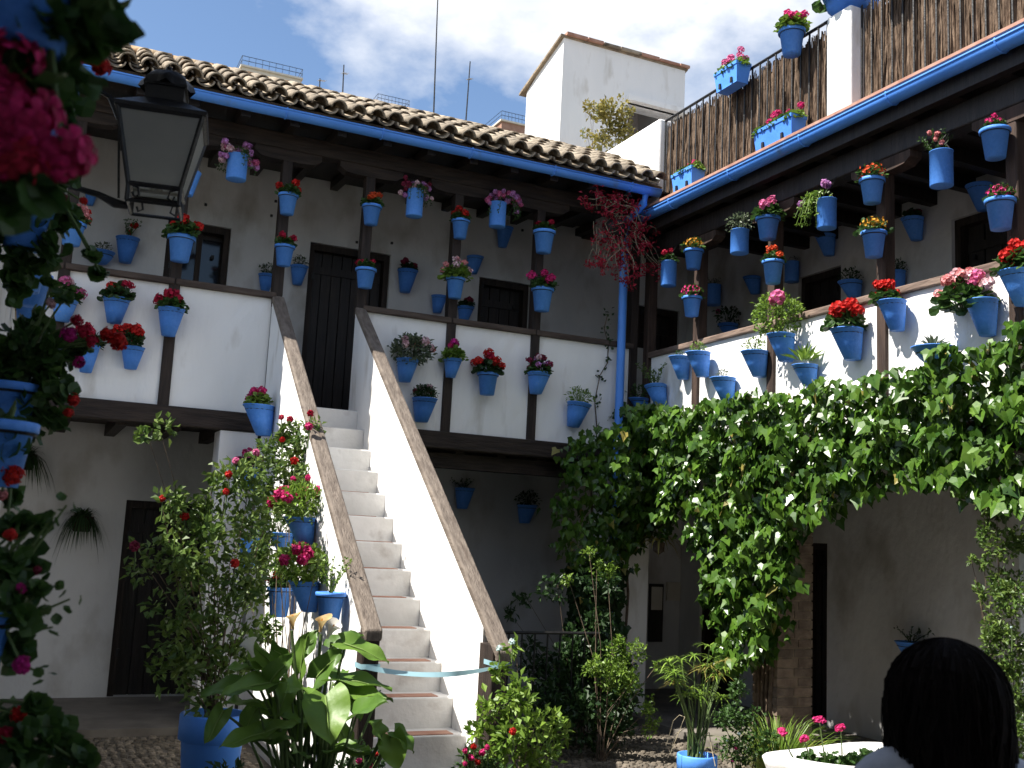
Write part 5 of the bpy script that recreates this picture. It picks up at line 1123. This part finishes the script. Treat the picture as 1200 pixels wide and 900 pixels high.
fg('blue pot with one bright red bloom low on the left wall', 2.5, 495, .085, [(12, 585, 12), (8, 620, 18), (6, 520, 22), (10, 500, 20)], [(14, 556, 14, 'f_red'), (4, 550, 10, 'f_red'), (3, 580, 7, 'f_salmon')], ls=.042, mt='leaf')
fg('blue pot with a leggy geranium reaching out over the shaded doorway', 2.2, 715, .085, [(20, 620, 18), (10, 660, 24), (35, 655, 16), (30, 690, 18), (10, 715, 24), (45, 610, 8), (12, 760, 22), (30, 725, 12), (48, 690, 6)], [(12, 627, 9, 'f_red'), (24, 690, 8, 'f_mag'), (44, 668, 6, 'f_dusk'), (26, 780, 12, 'f_mag')], ls=.04, mt='leaf', hang=[(78, 592), (65, 600), (82, 702), (62, 735), (60, 715), (52, 790), (60, 685)])
fg('blue pot with a spreading geranium lowest on the left wall', 2.4, 868, .085, [(30, 842, 22), (60, 850, 20), (20, 880, 34), (60, 885, 26), (85, 878, 14), (95, 895, 16), (40, 825, 10)], [(22, 838, 11, 'f_red'), (6, 862, 12, 'f_crimson'), (42, 878, 7, 'f_orange')], ls=.042, mt='leaf')

# ================================================================== lantern
LY = 3.6; lb_ = onY(181, 246, LY); sc_ = depth(lb_)/FPX
LN = thing('wall_lantern', lb_, 'black iron four sided lantern with frosted glass on a wall bracket', 'lantern')
LN.rotation_euler = (0, 0, R_(-10))
def ring4(m, h0, z0, h1, z1, t):
    for a, b in (((-1, -1), (1, -1)), ((1, -1), (1, 1)), ((1, 1), (-1, 1)), ((-1, 1), (-1, -1))): m.tube([(a[0]*h0, a[1]*h0, z0), (b[0]*h0, b[1]*h0, z0)], t, 4)
hb, ht, zb0, zt0 = .082, .133, .058, .30
m = MB(); ring4(m, hb, .0, 0, 0, .006); ring4(m, hb, zb0, 0, 0, .009); ring4(m, ht, zt0, 0, 0, .010)
for sx in (-1, 1):
    for sy in (-1, 1): m.tube([(sx*hb, sy*hb, 0), (sx*hb, sy*hb, zb0)], .007, 4); m.tube([(sx*hb, sy*hb, zb0), (sx*ht, sy*ht, zt0)], .008, 4)
for s_ in (-1, 1):
    for q in (-1, 1):
        m.tube([(s_*.075, q*hb, .055), (s_*.05, q*hb, .045), (s_*.045, q*hb, .02), (s_*.06, q*hb, .012), (s_*.066, q*hb, .028)], .004, 4); m.tube([(q*hb, s_*.075, .055), (q*hb, s_*.05, .045), (q*hb, s_*.045, .02), (q*hb, s_*.06, .012)], .004, 4)
put('frame', m, 'iron', LN)
mat('frosted', (0.55, 0.55, 0.52), (0.66, 0.66, 0.62), 0.4, 0.4, 3, trans=0.65)
for a in range(4):
    m = MB(); e = .006; pts = [(-hb+e, -hb, zb0), (hb-e, -hb, zb0), (ht-e, -ht, zt0), (-ht+e, -ht, zt0)]; rot = Matrix.Rotation(a*math.pi/2, 3, 'Z'); m.prism([rot @ V(q) for q in pts], rot @ V((0, .004, 0))); put('glass_pane', m, 'frosted', LN)
m = MB(); o4 = [(-1, -1), (1, -1), (1, 1), (-1, 1)]; lv = [(ht+.012, zt0), (ht+.014, zt0+.012), (.066, zt0+.065), (.062, zt0+.07)]; m.add([(x*h, y*h, z) for h, z in lv for x, y in o4], [(j*4+k, j*4+(k+1) % 4, j*4+4+(k+1) % 4, j*4+4+k) for j in range(3) for k in range(4)]+[(0, 3, 2, 1)]); RFc = put('roof', m, 'iron', LN)
m = MB(); zz = zt0+.066; m.box((-.062, -.062, zz), (.062, .062, zz+.05)); m.box((-.07, -.07, zz+.05), (.07, .07, zz+.06)); put('chimney', m, 'iron', LN)
m = MB(); nk = 24; vs = []
for j, (r, z) in enumerate(((.086, .058), (.08, .08), (.058, .108), (.025, .122), (.012, .126), (.01, .138), (.001, .146))):
    for k in range(nk): a = 2*math.pi*k/nk; q = 1+(.10*math.cos(8*a) if j < 2 else 0); vs.append((r*q*math.cos(a), r*q*math.sin(a), zz+z+(.006*math.cos(8*a) if j == 0 else 0)))
m.add(vs, [(j*nk+k, j*nk+(k+1) % nk, (j+1)*nk+(k+1) % nk, (j+1)*nk+k) for j in range(6) for k in range(nk)]); put('crown', m, 'iron', LN, smooth=True)
m = MB(); m.lathe([(.012, 0.06), (.02, .07), (.02, .10), (.035, .14), (.03, .19), (.005, .205)], 12); m.tube([(-.08, 0, .062), (.08, 0, .062)], .006, 4); put('bulb', m, 'frosted', LN, smooth=True)
BR = thing('lantern_bracket', (-.15, LY, lb_.z), 'black iron wall bracket with curved upper arm carrying the lantern', 'bracket')
m = MB(); dx = lb_.x+.15; m.tube([(-.02, 0, .05), (dx*.35, -.0, .035), (dx*.6, 0, .02), (dx*.72, 0, .0), (dx-.085, 0, -.002)], [.009, .009, .011, .016, .012], 6); m.tube([(-.02, 0, .26), (dx*.25, 0, .36), (dx*.45, 0, .385), (dx*.6, .0, .36), (dx*.68, 0, .29)], .008, 6); m.tube([(dx*.68, 0, .30), (dx*.74, 0, .02)], .004, 5)
m.box((-.02, -.02, -.05), (.006, .02, .45)); put('arm', m, 'iron', BR)

# ================================================================== visitor seen from behind
hc = EYE+ray(1112, 824)*(2.3/FPX); HT = hc.z+.125
vd = V((hc.x, hc.y, 0)).normalized(); yaw = math.atan2(vd.y, vd.x)-math.pi/2+R_(14)
PE = thing('person', (hc.x, hc.y, 0), 'person with dark shoulder length hair and pale top seen from behind', 'person'); PE.rotation_euler = (0, 0, yaw); k = HT/1.5
mat('skin', (0.42, 0.24, 0.16), (0.48, 0.28, 0.19), 0.5, 0.4, 8); mat('top_cloth', (0.42, 0.45, 0.52), (0.50, 0.53, 0.60), 0.85, 0.2, 30, bump=0.2); mat('trouser', (0.03, 0.035, 0.05), (0.04, 0.045, 0.065), 0.85, 0.2, 20); mat('hair', (0.006, 0.004, 0.003), (0.010, 0.007, 0.006), 0.8, 0.1, 30, stretch=(12, 12, 1)); mat('shoe', (0.03, 0.02, 0.018), None, 0.5, 0.4)
def skinobj(name, pts, edges, rad, mt, lv=2):
    me = bpy.data.meshes.new(name); me.from_pydata(pts, edges, []); o = put(name, me, mt, PE)
    o.modifiers.new('skin', 'SKIN').use_smooth_shade = True
    for i, r in enumerate(rad): d = me.skin_vertices[0].data[i]; d.radius = (r, r) if isinstance(r, float) else r; d.use_root = (i == 0)
    sb = o.modifiers.new('sub', 'SUBSURF'); sb.levels = lv; sb.render_levels = lv
    return o
k = HT/1.5
def Z(*a): return [tuple(c*k for c in p) for p in a]
bp = Z((0, 0, .80), (0, .01, .95), (0, 0, 1.12), (0, -.01, 1.22), (0, 0, 1.29), (0, .015, 1.36), (0, .03, 1.42),
       (-.10, -.01, 1.21), (-.17, -.01, 1.18), (-.20, -.02, .95), (-.21, .05, .74), (-.21, .07, .67), (.10, -.01, 1.21), (.17, -.01, 1.18), (.20, -.02, .95), (.21, .05, .74), (.21, .07, .67),
       (-.085, 0, .74), (-.09, .015, .42), (-.09, -.01, .07), (-.09, .10, .03), (.085, 0, .74), (.09, .015, .42), (.09, -.01, .07), (.09, .10, .03))
be = [(0, 1), (1, 2), (2, 3), (3, 4), (4, 5), (5, 6), (3, 7), (7, 8), (8, 9), (9, 10), (10, 11), (3, 12), (12, 13), (13, 14), (14, 15), (15, 16), (0, 17), (17, 18), (18, 19), (19, 20), (0, 21), (21, 22), (22, 23), (23, 24)]
br = [(.14, .10), (.115, .085), (.14, .095), (.10, .07), .05, .06, .07, .055, .05, .038, .026, .022, .055, .05, .038, .026, .022, .085, .055, .035, .028, .085, .055, .035, .028]
skinobj('body', bp, be, br, 'skin')
for sx in (-1, 1):      # hands with five fingers hanging down
    w0 = V((sx*.21, .07, .67))*k
    for f_, (ox, oy, ln) in enumerate(((0, .03, .075), (0, .01, .082), (0, -.01, .078), (0, -.028, .06))):
        b = w0+V((ox, oy, -.055)); skinobj('finger', [tuple(w0+V((0, oy*.6, -.01))), tuple(b), tuple(b+V((-sx*.006, .008, -ln*.55))), tuple(b+V((-sx*.016, .012, -ln)))], [(0, 1), (1, 2), (2, 3)], [.012, .010, .0085, .0065], 'skin', 1)
    skinobj('thumb', [tuple(w0+V((0, .015, -.015))), tuple(w0+V((-sx*.008, .05, -.045))), tuple(w0+V((-sx*.012, .06, -.085)))], [(0, 1), (1, 2)], [.012, .010, .008], 'skin', 1)
skinobj('top', Z((0, 0, .78), (0, .01, .95), (0, 0, 1.12), (0, -.008, 1.235), (0, -.004, 1.285), (-.10, -.01, 1.235), (-.175, -.01, 1.205), (-.20, -.02, .98), (.10, -.01, 1.235), (.175, -.01, 1.205), (.20, -.02, .98)),
        [(0, 1), (1, 2), (2, 3), (3, 4), (3, 5), (5, 6), (6, 7), (3, 8), (8, 9), (9, 10)], [(.155, .115), (.13, .10), (.155, .11), (.115, .085), (.066, .064), .066, .062, .052, .066, .062, .052], 'top_cloth')
skinobj('trousers', Z((0, 0, .80), (-.085, 0, .72), (-.09, .015, .42), (-.09, -.01, .09), (.085, 0, .72), (.09, .015, .42), (.09, -.01, .09)), [(0, 1), (1, 2), (2, 3), (0, 4), (4, 5), (5, 6)], [(.15, .11), .098, .068, .055, .098, .068, .055], 'trouser')
for sx in (-1, 1): skinobj('shoe', Z((sx*.09, -.04, .045), (sx*.09, .06, .042), (sx*.09, .14, .035)), [(0, 1), (1, 2)], [.045, .045, .036], 'shoe')
# head
hz_ = HT-.125; m = MB(); nu, nv = 20, 14; vs = []
for j in range(nv+1):
    v = math.pi*j/nv
    for i in range(nu):
        a = 2*math.pi*i/nu; x, y, z = .075*math.sin(v)*math.cos(a), .092*math.sin(v)*math.sin(a), .115*math.cos(v)
        if y > 0 and z < 0: x *= 1+z*2.2; y += .012*(1 if z < -.03 else 0)
        vs.append((x, y+.02, z+hz_))
m.add(vs, [(j*nu+i, (j+1)*nu+i, (j+1)*nu+(i+1) % nu, j*nu+(i+1) % nu) for j in range(nv) for i in range(nu)]); HD = put('head', m, 'skin', PE, smooth=True)
m = MB(); m.lathe([(.001, .0), (.008, -.01), (.013, -.035), (.014, -.045), (.002, -.05)], 10, (0, .118, hz_+.01)); put('nose', m, 'skin', HD, smooth=True)
for sx in (-1, 1):
    put('eye', MB().lathe([(.001, .009), (.008, .005), (.011, 0), (.008, -.005), (.001, -.009)], 10, (sx*.032, .105, hz_+.005)), 'f_white', HD, smooth=True)
    put('iris', MB().lathe([(.001, .005), (.005, 0), (.001, -.005)], 8, (sx*.032, .113, hz_+.005)), 'hair', HD, smooth=True)
    put('ear', MB().lathe([(.001, .028), (.010, .02), (.012, 0), (.008, -.02), (.001, -.03)], 10, (sx*.078, .015, hz_-.005)), 'skin', HD, smooth=True)
m = MB(); m.tube([(-.022, .108, hz_-.055), (0, .116, hz_-.053), (.022, .108, hz_-.055)], [.003, .007, .003], 6); put('mouth', m, 'f_pink', HD)
# hair: cap with parting plus hanging locks
def hp(a, v):      # a: 0 = front, pi = back ; v 0 crown .. 1 tips
    c_, s_ = math.sin(a), math.cos(a); top = min(1, v/.42); lo = max(0, (v-.42)/.58)
    ang = top*math.pi*.52; R1 = .118+.007*math.sin(3*a+1)
    x = R1*math.sin(ang)*c_; y = .02+(R1+.012)*math.sin(ang)*s_; z = hz_+.012+.125*math.cos(ang)
    if lo: f = 1+.10*math.sin(lo*3.0)-.16*lo+.07*math.sin(a+.6)*lo; x *= f; y = .02+(y-.02)*(1+.05*math.sin(lo*3)-.12*lo); z -= lo*.22
    return V((x, y, z))
m = MB(); nu, nv = 48, 22; a0 = R_(58); vs = []
for j in range(nv+1):
    for i in range(nu+1):
        a = a0+(2*math.pi-2*a0)*i/nu; v = j/nv; p = hp(a, v*.93); w_ = 1+(.045*math.sin(i*.9+v*5)+.028*math.sin(i*2.3-v*8))*min(1, v*2.5)+rnd.uniform(-.005, .005); vs.append((p.x*w_, p.y*w_, p.z))
m.add(vs, [(j*(nu+1)+i, j*(nu+1)+i+1, (j+1)*(nu+1)+i+1, (j+1)*(nu+1)+i) for j in range(nv) for i in range(nu)])
fr = []
for j in range(9):
    for i in range(13):
        a = -a0+2*a0*i/12; fr.append(hp(a % (2*math.pi), j/8*.24))
m.add(fr, [(j*13+i, (j+1)*13+i, (j+1)*13+i+1, j*13+i+1) for j in range(8) for i in range(12)])
HR = put('hair', m, 'hair', PE, smooth=True)
m = MB()
for _ in range(1500):
    a = rnd.uniform(a0, 2*math.pi-a0); v0 = rnd.uniform(0, .5); v1 = rnd.uniform(.75, 1.05); o = rnd.uniform(1.0, 1.045)+(rnd.random() < .16)*rnd.uniform(0, .09); pts = []; da = rnd.uniform(-.3, .3); cu = rnd.uniform(0, 6)
    for q in range(9):
        v = v0+(v1-v0)*q/8; p = hp(a+da*q/8+.05*math.sin(q*.9+cu), v); e = o+.03*max(0, v-.6)*math.sin(q*1.3+cu)*2; pts.append(V((p.x*e, .02+(p.y-.02)*e, p.z+.002)))
    m.tube(pts, [.0016]*7+[.0012, .0004], 3, False)
for _ in range(90):
    a = rnd.uniform(a0, 2*math.pi-a0); v0 = rnd.uniform(.0, .35); v1 = rnd.uniform(.7, 1.08); cu = rnd.uniform(0, 6); o = rnd.uniform(1.0, 1.05); pts = []; fl_o = rnd.uniform(-.02, .09)
    for q in range(10):
        v = v0+(v1-v0)*q/9; p = hp(a+.10*math.sin(q*.7+cu), v); e = o+fl_o*max(0, q/9-.45)*1.6+.02*math.sin(q*.9+cu); pts.append(V((p.x*e, .02+(p.y-.02)*e, p.z)))
    rr0 = rnd.uniform(.004, .009); m.tube(pts, [rr0*.3, rr0*.7, rr0, rr0, rr0, rr0, rr0*.9, rr0*.7, rr0*.4, .0004], 5, False)
for _ in range(40):
    a = rnd.choice((R_(255), R_(100), R_(180)))+rnd.uniform(-.3, .3); b = hp(a, .8); out = V((b.x, b.y-.02, 0)).normalized(); m.tube([b, b+out*.012+V((0, 0, -.03)), b+out*.03+V((0, 0, -.05)), b+out*.034+V((0, 0, -.035))], .0014, 3, False)
tag(put('hair_strands', m, 'hair', PE), kind='stuff')
